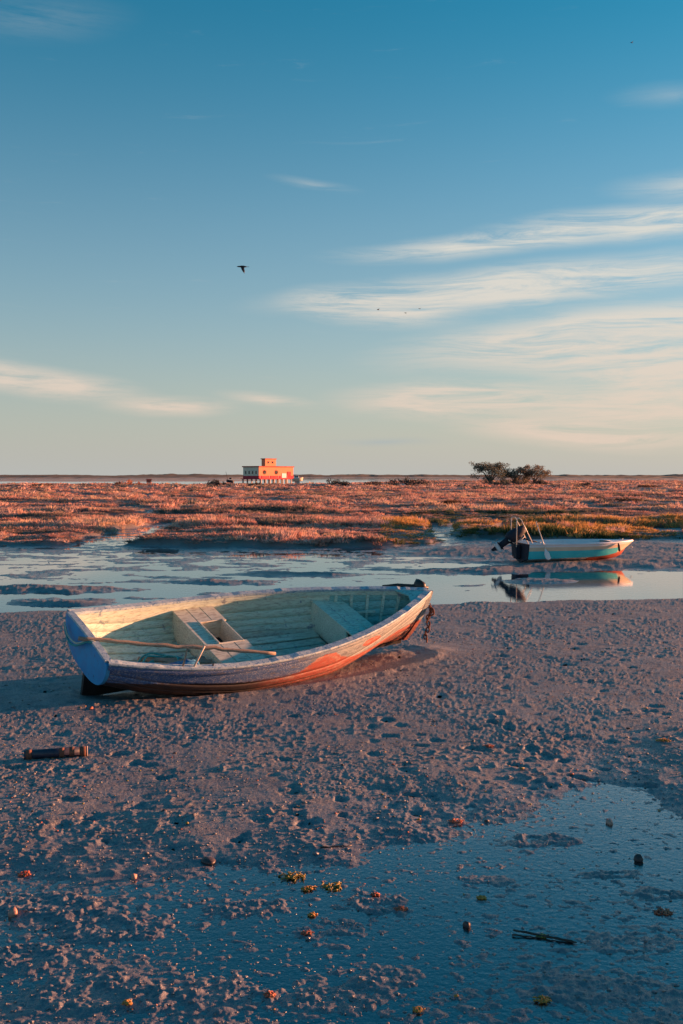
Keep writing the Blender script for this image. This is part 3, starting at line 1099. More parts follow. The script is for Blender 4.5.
M_DRIFT = paint('weathered_wood', (0.27, 0.19, 0.14), (0.38, 0.29, 0.22), 14.0, 0.85, (0.09, 0.06, 0.05), 0.56, (0.6, 6, 6), 0.6)
M_ROPE_T = paint('teal_rope', (0.03, 0.26, 0.28), (0.06, 0.36, 0.37), 60.0, 0.85)
M_ROPE_W = paint('pale_rope', (0.36, 0.42, 0.36), (0.50, 0.52, 0.42), 60.0, 0.85)
M_RUST = paint('rusted_iron', (0.16, 0.045, 0.022), (0.09, 0.035, 0.025), 40.0, 0.85)
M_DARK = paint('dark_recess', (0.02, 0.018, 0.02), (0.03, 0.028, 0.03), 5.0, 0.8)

boat = empty('wooden_rowing_boat', (BX, BY, 0.0), (0.365, -0.029, BYAW))
tag(boat, 'worn wooden rowing boat with blue transom and red bottom leaning over on the mud', 'boat')

NS = 7
VB = np.linspace(0, 1, NS + 1) ** 0.92
TT = np.concatenate([np.linspace(0, 0.9, 40), np.linspace(0.92, 1.0, 9)])
TH = 0.022
for side in (-1, 1):
    for k in range(NS):
        v0, v1 = VB[k], VB[k + 1]
        d = (v1 - v0)
        ring_v = [v0, v0 + d * .33, v0 + d * .67, v1, v1, v1 - d * .07, v1 - d * .5, v0 + d * .07, v0]
        ring_o = [0, 0, 0, 0, TH * .62, TH, TH * 1.08, TH, TH * .62]
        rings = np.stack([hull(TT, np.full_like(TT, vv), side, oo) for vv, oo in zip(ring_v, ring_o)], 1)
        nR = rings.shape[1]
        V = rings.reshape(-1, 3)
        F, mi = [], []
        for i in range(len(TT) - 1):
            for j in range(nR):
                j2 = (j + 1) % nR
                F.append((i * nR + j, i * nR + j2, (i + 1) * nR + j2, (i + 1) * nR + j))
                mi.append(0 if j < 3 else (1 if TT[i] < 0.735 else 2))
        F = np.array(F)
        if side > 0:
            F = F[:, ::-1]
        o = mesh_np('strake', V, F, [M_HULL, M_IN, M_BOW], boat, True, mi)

# transom: a thick board cut to the aft section, with its rounded foot
vv = np.linspace(0, 1, 18)
half = hull(np.full(18, 0.0), vv, 1)
outl = [(-p[1] * 1.02, p[2]) for p in half[::-1]] + [(p[1] * 1.02, p[2]) for p in half[1:]]
top = [(y, 0.667 + 0.022 * (1 - (y / 0.53) ** 2)) for y in np.linspace(0.53, -0.53, 9)]
poly = outl + top[1:-1]
mb = MB()
n = len(poly)
xa, xb = -L / 2 - 0.014, -L / 2 + 0.022
mb.add([(xa - 0.02 * (z - 0.28), y, z) for y, z in poly] + [(xb, y, z) for y, z in poly],
       [tuple(range(n - 1, -1, -1)), tuple(range(n, 2 * n))] + [(i, (i + 1) % n, n + (i + 1) % n, n + i) for i in range(n)])
mb.build('transom', M_TRANSOM, boat, 0.004)
mb = MB()
yy = np.linspace(-0.50, 0.50, 13)
for a, b in zip(yy[:-1], yy[1:]):
    za, zb = [0.676 + 0.022 * (1 - (q / 0.53) ** 2) for q in (a, b)]
    mb.hexa([(xa - .016, a, za), (xb + .02, a, za), (xb + .02, b, zb), (xa - .016, b, zb), (xa - .014, a, za + .022), (xb + .015, a, za + .022), (xb + .015, b, zb + .022), (xa - .014, b, zb + .022)])
mb.build('transom_cap', M_RAIL, boat)
mb = MB().box((xb + 0.004, -0.16, 0.33), (xb + 0.04, 0.16, 0.62))
mb.build('motor_pad', M_SEAT, boat, 0.006)

# keel, skeg and stem
mb = MB()
kt = np.linspace(0.0, 0.985, 30)
kp = hull(kt, np.zeros(30), 1)
for i in range(29):
    a, b = kp[i], kp[i + 1]
    da = 0.03 + 0.25 * (1 - sstep(kt[i], 0.0, 0.40)) - 0.0
    db = 0.03 + 0.25 * (1 - sstep(kt[i + 1], 0.0, 0.40))
    za, zb = max(a[2] - da, 0.0), max(b[2] - db, 0.0)
    mb.hexa([(a[0], -.022, za), (b[0], -.022, zb), (b[0], .022, zb), (a[0], .022, za), (a[0], -.022, a[2] + .01), (b[0], -.022, b[2] + .01), (b[0], .022, b[2] + .01), (a[0], .022, a[2] + .01)])
mb.build('keel', M_SKEG, boat)
mb = MB()
sv = np.linspace(0, 1, 12)
sp = hull(np.ones(12), sv, 1)
for i in range(11):
    a, b = sp[i], sp[i + 1]
    mb.hexa([(a[0] - .04, -.024, a[2]), (a[0] + .035, -.016, a[2]), (a[0] + .035, .016, a[2]), (a[0] - .04, .024, a[2]),
             (b[0] - .04, -.024, b[2]), (b[0] + .035, -.016, b[2]), (b[0] + .035, .016, b[2]), (b[0] - .04, .024, b[2])])
mb.build('stem', M_HULL, boat)

# gunwale caps and rubbing strakes, each side one bent timber
gt = np.concatenate([np.linspace(0, 0.9, 46), np.linspace(0.915, 0.992, 8)])


def bent(name, side, o_in, o_out, z0, z1, mat, jit=0.0, wobble=0.0):
    b, s = sheer(gt)
    db = np.gradient(b, gt * L)
    nx, ny = -db, np.ones_like(db)
    ln = np.hypot(nx, ny)
    nx, ny = nx / ln, ny / ln
    V, F = [], []
    for i in range(len(gt)):
        x = gt[i] * L - L / 2
        w = wobble * math.sin(i * 1.7) + jit * RNG.normal()
        for (o, z) in ((o_in, z0), (o_out, z0), (o_out + 0.004, (z0 + z1) / 2), (o_out, z1 + w), (o_in, z1 + w)):
            V.append((x + nx[i] * o, max(b[i] + ny[i] * o, 0.004) * side, s[i] + z))
    m = 5
    for i in range(len(gt) - 1):
        for j in range(m):
            F.append((i * m + j, i * m + (j + 1) % m, (i + 1) * m + (j + 1) % m, (i + 1) * m + j))
    F.append((0, 1, 2, 3))
    mb = MB().add(V, F)
    return mb.build(name, mat, boat)


for side in (-1, 1):
    bent('gunwale', side, -0.050, 0.026, 0.003, 0.030, M_RAIL, 0.0022, 0.001)
    bent('rubbing_strake', side, 0.004, 0.024, -0.050, -0.004, M_HULL, 0.001)
    bent('inwale', side, -0.046, -0.024, -0.052, -0.001, M_IN)
mb = MB()   # breasthook closing the bow
b, s = sheer(np.array([0.90, 0.95, 0.985]))
xs = np.array([0.90, 0.95, 0.985]) * L - L / 2
V = []
for zz in (0.006, 0.026):
    V += [(xs[0] + 0.10, 0, s[0] + zz), (xs[0], b[0] - .04, s[0] + zz), (xs[1], b[1] - .03, s[1] + zz), (xs[2], 0, s[2] + zz), (xs[1], -b[1] + .03, s[1] + zz), (xs[0], -b[0] + .04, s[0] + zz)]
mb.add(V, [(5, 4, 3, 2, 1, 0), (6, 7, 8, 9, 10, 11)] + [(i, (i + 1) % 6, 6 + (i + 1) % 6, 6 + i) for i in range(6)])
mb.build('breasthook', M_BOW, boat)


# ribs in the bow, with a stringer across them
def rib(t, side, w=0.030, th=0.026, v0=0.28, v1=0.985, mat=M_BOW):
    vs = np.linspace(v0, v1, 10)
    dtt = w / L / 2
    mb = MB()
    V, F = [], []
    for v in vs:
        for (tt, oo) in ((t - dtt, TH - .002), (t + dtt, TH - .002), (t + dtt, TH + th), (t - dtt, TH + th)):
            V.append(tuple(hull(np.array([tt]), np.array([v]), side, oo)[0]))
    for i in range(len(vs) - 1):
        for j in range(4):
            F.append((i * 4 + j, i * 4 + (j + 1) % 4, i * 4 + 4 + (j + 1) % 4, i * 4 + 4 + j))
    F += [(0, 1, 2, 3), tuple(range(len(V) - 4, len(V)))]
    return mb.add(V, F).build('rib', mat, boat)


for side in (-1, 1):
    for t in (0.755, 0.797, 0.840, 0.882, 0.922):
        rib(t, side, mat=M_IN)
    ts = np.linspace(0.742, 0.862, 10)
    mb = MB()
    V, F = [], []
    for t in ts:
        for (dv, oo) in ((-.022, TH + .024), (.022, TH + .024), (.022, TH + .046), (-.022, TH + .046)):
            V.append(tuple(hull(np.array([t]), np.array([0.70 + dv]), side, oo)[0]))
    for i in range(len(ts) - 1):
        for j in range(4):
            F.append((i * 4 + j, i * 4 + (j + 1) % 4, i * 4 + 4 + (j + 1) % 4, i * 4 + 4 + j))
    F += [(0, 1, 2, 3), tuple(range(len(V) - 4, len(V)))]
    mb.add(V, F).build('stringer', M_IN, boat)

def inside_y(x, z):
    """half width of the inside of the hull at local x (0 = transom) and height z"""
    vs = np.linspace(0, 1, 60)
    P = hull(np.full(60, x / L), vs, 1, TH)
    return float(np.interp(z, P[:, 2], P[:, 1]))


def seat_box(x0, x1, zt, hatch, planks, name):
    """a boxed thwart: end panels, top boards, and a hatch opening with coaming where there is one"""
    c = L / 2
    th = 0.024
    box = []
    for xx, nm in ((x0, 'aft_panel'), (x1 - th, 'fore_panel')):
        mb = MB()
        zs = np.linspace(0.13, zt - 0.001, 7)
        prof = [(inside_y(xx + th / 2, z) - 0.004, z) for z in zs]
        pts = [(-y, z) for y, z in prof[::-1]] + [(y, z) for y, z in prof]
        if nm == 'aft_panel' and not hatch:      # a corner broken out on the near side
            pts = [(-y, z) for y, z in prof[::-1] if z < zt - 0.16] + [(-0.17, zt - 0.18), (-0.20, zt - 0.002)] + [(y, z) for y, z in prof]
            pts = pts[len([1 for y, z in prof if z < zt - 0.16]):]
            pts = [(-0.20, zt - 0.002), (-0.36, zt - 0.28)] + [(-y, z) for y, z in prof[::-1] if z < zt - 0.29] + [(y, z) for y, z in prof]
        k = len(pts)
        mb.add([(xx - c, y, z) for y, z in pts] + [(xx + th - c, y, z) for y, z in pts],
               [tuple(range(k - 1, -1, -1)), tuple(range(k, 2 * k))] + [(i, (i + 1) % k, k + (i + 1) % k, k + i) for i in range(k)])
        box.append(mb.build(nm, M_SEAT if hatch else M_IN, boat))
    # top boards run athwartships
    xs = np.linspace(x0 - 0.02, x1 + 0.02, planks + 1)
    for a, b in zip(xs[:-1], xs[1:]):
        ya0, ya1 = inside_y(max(a, 0.02), zt), inside_y(b, zt)
        segs = [(-1, 1)]
        if hatch and b > hatch[0] + 0.02 and a < hatch[1] - 0.02:
            segs = [(-1, hatch[2]), (hatch[3], 1)]
        for s0, s1 in segs:
            p0a, p0b = (-ya0 + .004, -ya1 + .004) if s0 == -1 else (s0, s0)
            p1a, p1b = (ya0 - .004, ya1 - .004) if s1 == 1 else (s1, s1)
            mb = MB().hexa([(a + .003 - c, p0a, zt), (b - .003 - c, p0b, zt), (b - .003 - c, p1b, zt), (a + .003 - c, p1a, zt),
                            (a + .003 - c, p0a, zt + th), (b - .003 - c, p0b, zt + th), (b - .003 - c, p1b, zt + th), (a + .003 - c, p1a, zt + th)])
            mb.build('seat_board', M_SEAT if hatch else M_IN, boat, 0.004)
    if hatch:
        h0, h1, h2, h3 = hatch
        d = 0.20
        for nm, lo, hi in (('well_side', (h0 - c - .018, h2 - .018, zt - d), (h0 - c, h3 + .018, zt + .040)),
                           ('well_side', (h1 - c, h2 - .018, zt - d), (h1 - c + .018, h3 + .018, zt + .034)),
                           ('well_side', (h0 - c, h2 - .018, zt - d), (h1 - c, h2, zt + .030)),
                           ('well_side', (h0 - c, h3, zt - d), (h1 - c, h3 + .018, zt + .030))):
            MB().box(lo, hi).build(nm, M_SEAT, boat, 0.003)
        MB().box((h0 - c, h2, zt - d - .01), (h1 - c, h3, zt - d + .008)).build('well_floor', M_DARK, boat)


seat_box(1.29, 1.76, 0.425, (1.445, 1.72, -0.09, 0.37), 3, 'stern')
seat_box(3.03, 3.40, 0.445, None, 3, 'bow')

# bottom boards
for k, y in enumerate((-0.28, -0.14, 0.0, 0.14, 0.28)):
    for (x0, x1) in ((0.25, 1.27), (1.79, 3.0)):
        mb = MB()
        xs = np.linspace(x0, x1, 8)
        zz = [max(np.interp(q / L, [0, .1, .2, .35, .6, .85], [.285, .225, .165, .105, .065, .05]) + 0.055 + 0.25 * y * y, 0.12) for q in xs]
        for i in range(7):
            a, b = xs[i] - L / 2, xs[i + 1] - L / 2
            mb.hexa([(a, y - .062, zz[i]), (b, y - .062, zz[i + 1]), (b, y + .062, zz[i + 1]), (a, y + .062, zz[i]),
                     (a, y - .062, zz[i] + .016), (b, y - .062, zz[i + 1] + .016), (b, y + .062, zz[i + 1] + .016), (a, y + .062, zz[i] + .016)])
        mb.build('floor_board', M_IN, boat)


def rail_pt(t, side, out_=0.0, up=0.0):
    b, s = sheer(t)
    return Vector((t * L - L / 2, (float(b) + out_) * side, float(s) + up))


# thole pins on the near gunwale
for t, lean, h, r, mat in ((0.162, (0.045, 0.03), 0.24, 0.011, M_DRIFT), (0.185, (0.10, 0.0), 0.27, 0.012, M_CREAM), (0.235, (0.0, 0.01), 0.075, 0.011, M_DARK)):
    p = rail_pt(t, -1, -0.012, -0.03)
    mb = MB().tube([p, p + Vector((lean[0] * .5, lean[1] * .5, h * .5)), p + Vector((lean[0], lean[1], h))], [r, r * .9, r * .8], 7)
    mb.build('thole_pin', mat, boat)
# ring bolt at the stem
mb = MB()
p = Vector((L / 2 - 0.02, 0, 0.50))
mb.tube([p + Vector((0.05 + 0.03 * math.cos(a), 0, 0.03 * math.sin(a))) for a in np.linspace(0, 2 * PI, 13)], 0.006, 6, False)
mb.tube([p, p + Vector((0.05, 0, 0))], 0.008, 6)
mb.build('ring_bolt', M_RUST, boat)

bpy.context.view_layer.update()
BM = boat.matrix_world.copy()


def world(p):
    return BM @ Vector(p)


# things lying in or hanging from the boat (top level)
def crooked(p0, p1, r0, r1, n, wob, rng):
    p0, p1 = Vector(p0), Vector(p1)
    pts, rad = [], []
    for i in range(n):
        f = i / (n - 1)
        e = math.sin(f * PI) ** 0.5 if 0 < f < 1 else 0
        pts.append(p0.lerp(p1, f) + Vector(rng.normal(0, wob, 3)) * e)
        rad.append((r0 + (r1 - r0) * f) * rng.uniform(0.86, 1.14))
    return pts, rad


rng = np.random.default_rng(5)
a = world((-L / 2 - 0.14, -0.10, 0.735))
b = world((-L / 2 + 1.78, -0.655, 0.585))
pts, rad = crooked(a, b, 0.022, 0.017, 22, 0.007, rng)
o = MB().tube(pts, rad, 9).build('pole', M_DRIFT)
tag(o, 'crooked bare wooden pole lying along the stern of the rowing boat', 'pole')


def rope(name, pts, r, mat, label, cat='rope', sub=6):
    P = [Vector(p) for p in pts]
    out_ = []
    for i in range(len(P) - 1):
        p0, p1, p2, p3 = P[max(i - 1, 0)], P[i], P[i + 1], P[min(i + 2, len(P) - 1)]
        for k in range(sub):
            t = k / sub
            out_.append(0.5 * ((2 * p1) + (-p0 + p2) * t + (2 * p0 - 5 * p1 + 4 * p2 - p3) * t * t + (-p0 + 3 * p1 - 3 * p2 + p3) * t ** 3))
    out_.append(P[-1])
    o = MB().tube(out_, r, 6).build(name, mat)
    return tag(o, label, cat)


xt = -L / 2
rope('rope', [world(p) for p in ((xt - .055, .47, .60), (xt - .075, .30, .545), (xt - .075, .12, .56), (xt - .085, -.04, .65), (xt - .06, -.12, .715), (xt + .0, -.17, .712), (xt + .05, -.2, .66))], 0.009, M_ROPE_W,
     'thin pale rope slung across the blue transom')
rope('rope', [world(p) for p in ((xt - .055, .46, .57), (xt - .078, .28, .50), (xt - .080, .10, .54), (xt - .085, -.06, .645), (xt - .05, -.15, .708), (xt + .04, -.20, .66), (xt + .06, -.26, .60), (xt + .05, -.32, .55), (xt + .08, -.30, .47))], 0.010, M_ROPE_T,
     'teal rope looped over the transom into the boat')
rng = np.random.default_rng(9)
coil = []
for k in range(34):
    f = k / 33
    a = f * 5.2 * PI
    coil.append(world((xt + 0.72 + 0.20 * math.cos(a) + 0.12 * f, -0.06 + 0.15 * math.sin(a) - 0.1 * f, 0.285 + 0.05 * abs(math.sin(a * 1.3)) + rng.normal(0, .008))))
rope('rope', coil, 0.011, M_ROPE_T, 'tangled teal rope lying on the floor in the stern', sub=3)
blue_cloth = paint('blue_net', (0.02, 0.16, 0.35), (0.04, 0.26, 0.46), 20.0, 0.9)
V = []
nn = 9
for i in range(nn):
    for j in range(nn):
        u_, v_ = i / (nn - 1) - .5, j / (nn - 1) - .5
        V.append(tuple(world((xt + 0.86 + u_ * 0.30, -0.47 + v_ * 0.22, 0.44 + 0.07 * math.exp(-6 * (u_ * u_ + v_ * v_)) + rng.normal(0, .012)))))
me = MB().add(V, [(i * nn + j, i * nn + j + 1, (i + 1) * nn + j + 1, (i + 1) * nn + j) for i in range(nn - 1) for j in range(nn - 1)], True)
o = me.build('net', blue_cloth)
md = o.modifiers.new('thick', 'SOLIDIFY')
md.thickness = 0.02
tag(o, 'crumpled blue net tucked under the near gunwale by the stern seat', 'net')
for k, (p0, p1, wd, lab) in enumerate((((xt + .35, -.14, .30), (xt + 1.24, -.20, .345), .10, 'loose grey plank lying in the stern beside the teal rope'),
                                       ((xt + .62, .10, .27), (xt + 1.26, -.30, .36), .07, 'narrow loose board leaning against the stern seat'))):
    p0, p1 = Vector(p0), Vector(p1)
    d = (p1 - p0).normalized()
    s = Vector((-d.y, d.x, 0)).normalized() * wd / 2
    upv = d.cross(s).normalized() * 0.018
    if upv.z < 0:
        upv = -upv
    mb = MB().hexa([world(q) for q in (p0 - s, p1 - s, p1 + s, p0 + s, p0 - s + upv, p1 - s + upv, p1 + s + upv, p0 + s + upv)])
    tag(mb.build('loose_plank', M_DRIFT, None, 0.003), lab, 'plank')

# rusty chain and rope tail at the bow
p = world((L / 2 + 0.055, 0, 0.49))
mb = MB()
for k in range(11):
    c = Vector((p.x + 0.02 * math.sin(k * 1.3) - 0.012 * k * 0.4, p.y - 0.02 + 0.015 * math.cos(k * 0.9), p.z - 0.040 * k - 0.02))
    ax = Vector((1, 0, 0)) if k % 2 else Vector((0.2, 1, 0)).normalized()
    mb.tube([c + ax * 0.020 * math.cos(a) + Vector((0, 0, 0.032 * math.sin(a))) for a in np.linspace(0, 2 * PI, 11)], 0.0085, 5, False)
tag(mb.build('chain', M_RUST), 'rusty chain hanging from the bow of the rowing boat', 'chain')
rope('rope', [p + Vector(q) for q in ((0, 0, 0), (.03, -.03, -.06), (-.02, -.05, -.11), (.045, -.03, -.10), (.03, -.02, -.03), (-.01, -.04, -.09), (-.03, -.05, -.16), (-.05, -.06, -.20))], 0.011, M_RUST,
     'frayed rust brown rope knotted under the bow', sub=5)


# white marsh debris caught beyond the bow
def lump(c, r, n_, seed, flat=0.6):
    rng = np.random.default_rng(seed)
    bm = bmesh.new()
    bmesh.ops.create_icosphere(bm, subdivisions=n_, radius=1.0)
    for v in bm.verts:
        k = 1 + 0.28 * math.sin(3.1 * v.co.x + seed) * math.cos(2.7 * v.co.y + 2 * seed) + rng.uniform(-.12, .12)
        v.co = Vector((v.co.x * r * k, v.co.y * r * k, v.co.z * r * k * flat)) + Vector(c)
    V = [tuple(v.co) for v in bm.verts]
    F = [tuple(v.index for v in f.verts) for f in bm.faces]
    bm.free()
    return V, F

# ------------------------------------------------------------------ small motor boat beyond the channel
M_GEL = paint('white_gelcoat', (0.74, 0.75, 0.78), (0.80, 0.80, 0.82), 3.0, 0.35, (0.42, 0.40, 0.42), 0.66, bstr=0.05)
M_TURQ = paint('turquoise_gelcoat', (0.03, 0.52, 0.60), (0.05, 0.58, 0.64), 3.0, 0.35, (0.10, 0.30, 0.33), 0.66, bstr=0.05)
M_BEIGE = paint('cream_gelcoat', (0.66, 0.50, 0.36), (0.72, 0.58, 0.42), 3.0, 0.4, (0.45, 0.38, 0.32), 0.66, bstr=0.05)
M_PALEG = paint('pale_bow_gelcoat', (0.52, 0.55, 0.42), (0.62, 0.60, 0.44), 3.0, 0.4, bstr=0.05)  # pale cream green that replaces the turquoise band at the bow
M_REDB = paint('red_antifouling', (0.55, 0.085, 0.04), (0.42, 0.075, 0.04), 4.0, 0.6)
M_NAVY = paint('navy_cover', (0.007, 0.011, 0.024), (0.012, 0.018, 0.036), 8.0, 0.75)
M_STEEL = paint('pale_pole', (0.66, 0.60, 0.52), (0.74, 0.68, 0.58), 6.0, 0.4, bstr=0)
M_GREY = paint('grey_metal', (0.32, 0.33, 0.34), (0.42, 0.43, 0.44), 6.0, 0.4, bstr=0)

ML = 3.05
sx, sy = gp(527, 565.5, CAMH + 0.06)
MYAW = R(12)
mz = min(zat(sx + 0.5, sy + 0.3), zat(sx + 1.8, sy + 0.8)) - 0.03
motor = empty('motor_boat', (sx - 0.30 * math.sin(MYAW) + 0.02, sy + 0.62, mz), (R(0.5), R(0.3), MYAW))
tag(motor, 'small white and turquoise motor boat stranded beside the water channel', 'boat')


def mhull(t, v, side, off=0.0):
    """v: 0 keel, 0.45 chine, 1 gunwale"""
    b = 0.64 * (1 - max(0, (t - 0.42) / 0.58) ** 2.3) * (0.90 + 0.10 * min(1, t / 0.42)) + 0.006
    s = 0.49 + 0.03 * t ** 2
    zk = 0.0 + 0.02 * t + 0.16 * max(0, (t - 0.55) / 0.45) ** 2
    zc = zk + (0.10 + 0.05 * t) + 0.02
    bc = b * (0.86 - 0.34 * t ** 2)
    if v < 0.3:
        f = v / 0.3
        y, z = bc * f, zk + (zc - zk) * f
    else:
        f = (v - 0.3) / 0.7
        y, z = bc + (b - bc) * f ** 0.8, zc + (s - zc) * f
    x = ML * t - 0.30 * (1 - v) ** 1.4 * max(0, (t - 0.7) / 0.3) ** 2
    y = max(y - off, 0.002)
    return (x, y * side, z + off * 0.3)


MT = [i / 30 for i in range(31)]
bands = (('hull_bottom', 0.0, 0.30), ('turquoise_band', 0.30, 0.68), ('cream_band', 0.68, 0.86), ('white_band', 0.86, 1.0))
for nm, v0, v1 in bands:
    V, F, mi = [], [], []
    for side in (-1, 1):
        b0 = len(V)
        vs = [v0 + (v1 - v0) * k / 3 for k in range(4)]
        for t in MT:
            for v in vs:
                V.append(mhull(t, v, side))
        for i in range(30):
            for j in range(3):
                q = (b0 + i * 4 + j, b0 + i * 4 + j + 1, b0 + i * 4 + 5 + j, b0 + i * 4 + 4 + j)
                F.append(q if side > 0 else q[::-1])
                t = MT[i]
                mi.append({'hull_bottom': 1 if t > 0.52 else 0, 'turquoise_band': 3 if t > 0.80 else 2, 'cream_band': 4, 'white_band': 0}[nm])
    mesh_np(nm, V, np.array(F), [M_GEL, M_REDB, M_TURQ, M_PALEG, M_BEIGE], motor, True, mi)
# transom, inner skin, floor, thwarts, deck, rail
pts = [mhull(0, v, 1)[1:] for v in (0, .15, .3, .55, .8, 1.0)]
pl = [(-y, z) for y, z in pts[::-1]] + list(pts[1:])
k = len(pl)
MB().add([(-0.02, y, z) for y, z in pl] + [(0.03, y, z) for y, z in pl], [tuple(range(k - 1, -1, -1)), tuple(range(k, 2 * k))] + [(i, (i + 1) % k, k + (i + 1) % k, k + i) for i in range(k)]).build('transom', M_NAVY, motor)  # transom coloured navy so that its shadow is painted in
V, F = [], []
for side in (-1, 1):
    b0 = len(V)
    for t in MT[:24]:
        for v in (0.35, 0.6, 0.85, 0.995):
            V.append(mhull(t, v, side, 0.05))
    for i in range(23):
        for j in range(3):
            q = (b0 + i * 4 + j, b0 + i * 4 + j + 1, b0 + i * 4 + 5 + j, b0 + i * 4 + 4 + j)
            F.append(q[::-1] if side > 0 else q)
mesh_np('inner_skin', V, np.array(F), M_GEL, motor)
MB().add([(mhull(t, 0.36, s_, 0.04)) for t in MT[:25] for s_ in (-1, 1)], [(2 * i, 2 * i + 1, 2 * i + 3, 2 * i + 2) for i in range(24)]).build('floor', M_GREY, motor)
for t0, t1 in ((0.30, 0.39), (0.58, 0.66)):
    b0, b1 = [mhull(t, 0.8, 1, 0.05)[1] for t in (t0, t1)]
    z = 0.315
    MB().hexa([(t0 * ML, -b0, z), (t1 * ML, -b1, z), (t1 * ML, b1, z), (t0 * ML, b0, z), (t0 * ML, -b0, z + .035), (t1 * ML, -b1, z + .035), (t1 * ML, b1, z + .035), (t0 * ML, b0, z + .035)]).build('thwart', M_GEL, motor, 0.008)
dk = [t for t in MT if t >= 0.76]
V, F = [], []
for t in dk:
    x, y, z = mhull(t, 1.0, 1)
    V += [(x, -y, z + .004), (x, 0, z + .030), (x, y, z + .004)]
for i in range(len(dk) - 1):
    F += [(3 * i, 3 * i + 1, 3 * i + 4, 3 * i + 3), (3 * i + 1, 3 * i + 2, 3 * i + 5, 3 * i + 4)]
F.append((0, 1, 2))
MB().add(V, F, True).build('foredeck', M_GEL, motor)
for side in (-1, 1):
    mb = MB()
    mb.tube([(lambda p: (p[0], p[1] + 0.004 * side, p[2] + .006))(mhull(t, 1.0, side)) for t in MT], 0.026, 7)
    mb.build('rub_rail', M_GEL, motor)
# small black fender hung on the bow quarter
p = mhull(0.80, 0.95, -1)
MB().tube([(p[0], p[1] - .03, p[2] + .01), (p[0] + .01, p[1] - .045, p[2] - .05), (p[0] + .03, p[1] - .045, p[2] - .18), (p[0] + .035, p[1] - .04, p[2] - .2)], [.012, .03, .03, .01], 8).build('fender', M_NAVY, motor)
# bow eye
MB().tube([(ML - .05, 0, .36), (ML + .01, 0, .355)], .012, 6).build('bow_eye', M_GREY, motor)
# cleats
for t, s_ in ((0.08, -1), (0.08, 1), (0.9, 0)):
    p = mhull(t, 1.0, 1)
    yy_ = p[1] * s_
    MB().tube([(p[0] - .05, yy_, p[2] + .06), (p[0], yy_, p[2] + .045), (p[0] + .05, yy_, p[2] + .06)], .01, 6).build('cleat', M_GREY, motor)


# outboard, tilted up on the transom
def loft(sections, n=14):
    """sections: (centre, half width vector, half height vector)"""
    V, F = [], []
    for c, a, b in sections:
        for k in range(n):
            q = 2 * PI * k / n
            cq, sq = math.cos(q), math.sin(q)
            cq = math.copysign(abs(cq) ** 0.75, cq)
            sq = math.copysign(abs(sq) ** 0.75, sq)
            V.append(tuple(Vector(c) + Vector(a) * cq + Vector(b) * sq))
    m = len(sections)
    for i in range(m - 1):
        for k in range(n):
            F.append((i * n + k, i * n + (k + 1) % n, (i + 1) * n + (k + 1) % n, (i + 1) * n + k))
    F += [tuple(range(n - 1, -1, -1)), tuple(range((m - 1) * n, m * n))]
    return V, F


ob = 'outboard_motor'
axis = Vector((-0.72, 0, -0.50)).normalized()          # from power head down the leg, tilted
nrm = Vector((0.50, 0, -0.72)).normalized()
top_ = Vector((0.05, -0.02, 0.84))
side_v = Vector((0, 1, 0))
outb = empty('outboard_motor', (0, 0, 0))
outb.parent = motor
secs = []
for f, a, b in ((-.08, .02, .05), (-.03, .07, .09), (.10, .12, .13), (.26, .14, .16), (.40, .14, .16), (.48, .10, .11)):
    secs.append((top_ + axis * f, side_v * a, nrm * b))
V, F = loft(secs)
MB().add(V, F, True).build('cowling', M_NAVY, outb)
secs = []
for f, a, b in ((.38, .07, .09), (.50, .055, .085), (.66, .05, .08), (.74, .045, .075)):
    secs.append((top_ + axis * f, side_v * a, nrm * b))
V, F = loft(secs)
MB().add(V, F, True).build('leg', M_NAVY, outb)
secs = []
c = top_ + axis * 0.80
for f, r in ((-.16, .02), (-.12, .045), (0, .055), (.10, .05), (.15, .035)):
    secs.append((c + nrm * (-f), side_v * r, axis * r))
V, F = loft(secs)
MB().add(V, F, True).build('gear_case', M_GEL, outb)
mb = MB()
a0 = c - nrm * 0.18
mb.hexa([tuple(top_ + axis * .72 + nrm * d + side_v * s_ * .10) for d, s_ in ((-.10, -1), (.10, -1), (.10, 1), (-.10, 1))] + [tuple(top_ + axis * .735 + nrm * d + side_v * s_ * .10) for d, s_ in ((-.10, -1), (.10, -1), (.10, 1), (-.10, 1))])
mb.build('cavitation_plate', M_NAVY, outb)
mb = MB()
mb.hexa([tuple(c + axis * f + nrm * d + side_v * s_ * .01) for f, d, s_ in ((.03, -.07, -1), (.03, .06, -1), (.03, .06, 1), (.03, -.07, 1), (.17, -.06, -1), (.17, .0, -1), (.17, .0, 1), (.17, -.06, 1))])
mb.build('skeg', M_NAVY, outb)
for k in range(3):
    q = 2 * PI * k / 3 + 0.5
    d1 = side_v * math.cos(q) + axis * math.sin(q)
    d2 = d1.cross(nrm)
    hub = c + nrm * 0.17 * -1
    MB().hexa([tuple(hub + d1 * r_ + d2 * w_ + nrm * n_) for r_, w_, n_ in ((.02, -.02, -.01), (.02, .02, .01), (.02, .02, .018), (.02, -.02, -.002), (.105, -.05, -.025), (.105, .05, .025), (.105, .05, .031), (.105, -.05, -.019))]).build('propeller_blade', M_GREY, outb)
MB().box((-0.16, -0.10, 0.10), (-0.022, 0.10, 0.46)).build('clamp_bracket', M_NAVY, outb, 0.02)
MB().tube([(0.05, -0.02, 0.62), (0.22, -0.06, 0.55), (0.40, -0.10, 0.52)], [.02, .018, .016], 7).build('tiller', M_NAVY, outb)
MB().tube([tuple(top_ + axis * .10 + nrm * .15 + side_v * -.10), tuple(top_ + axis * .24 + nrm * .19 + side_v * -.06), tuple(top_ + axis * .42 + nrm * .12 + side_v * -.09), tuple(top_ + axis * .5 + nrm * -.02 + side_v * -.09)], .012, 6).build('strap', M_STEEL, outb)

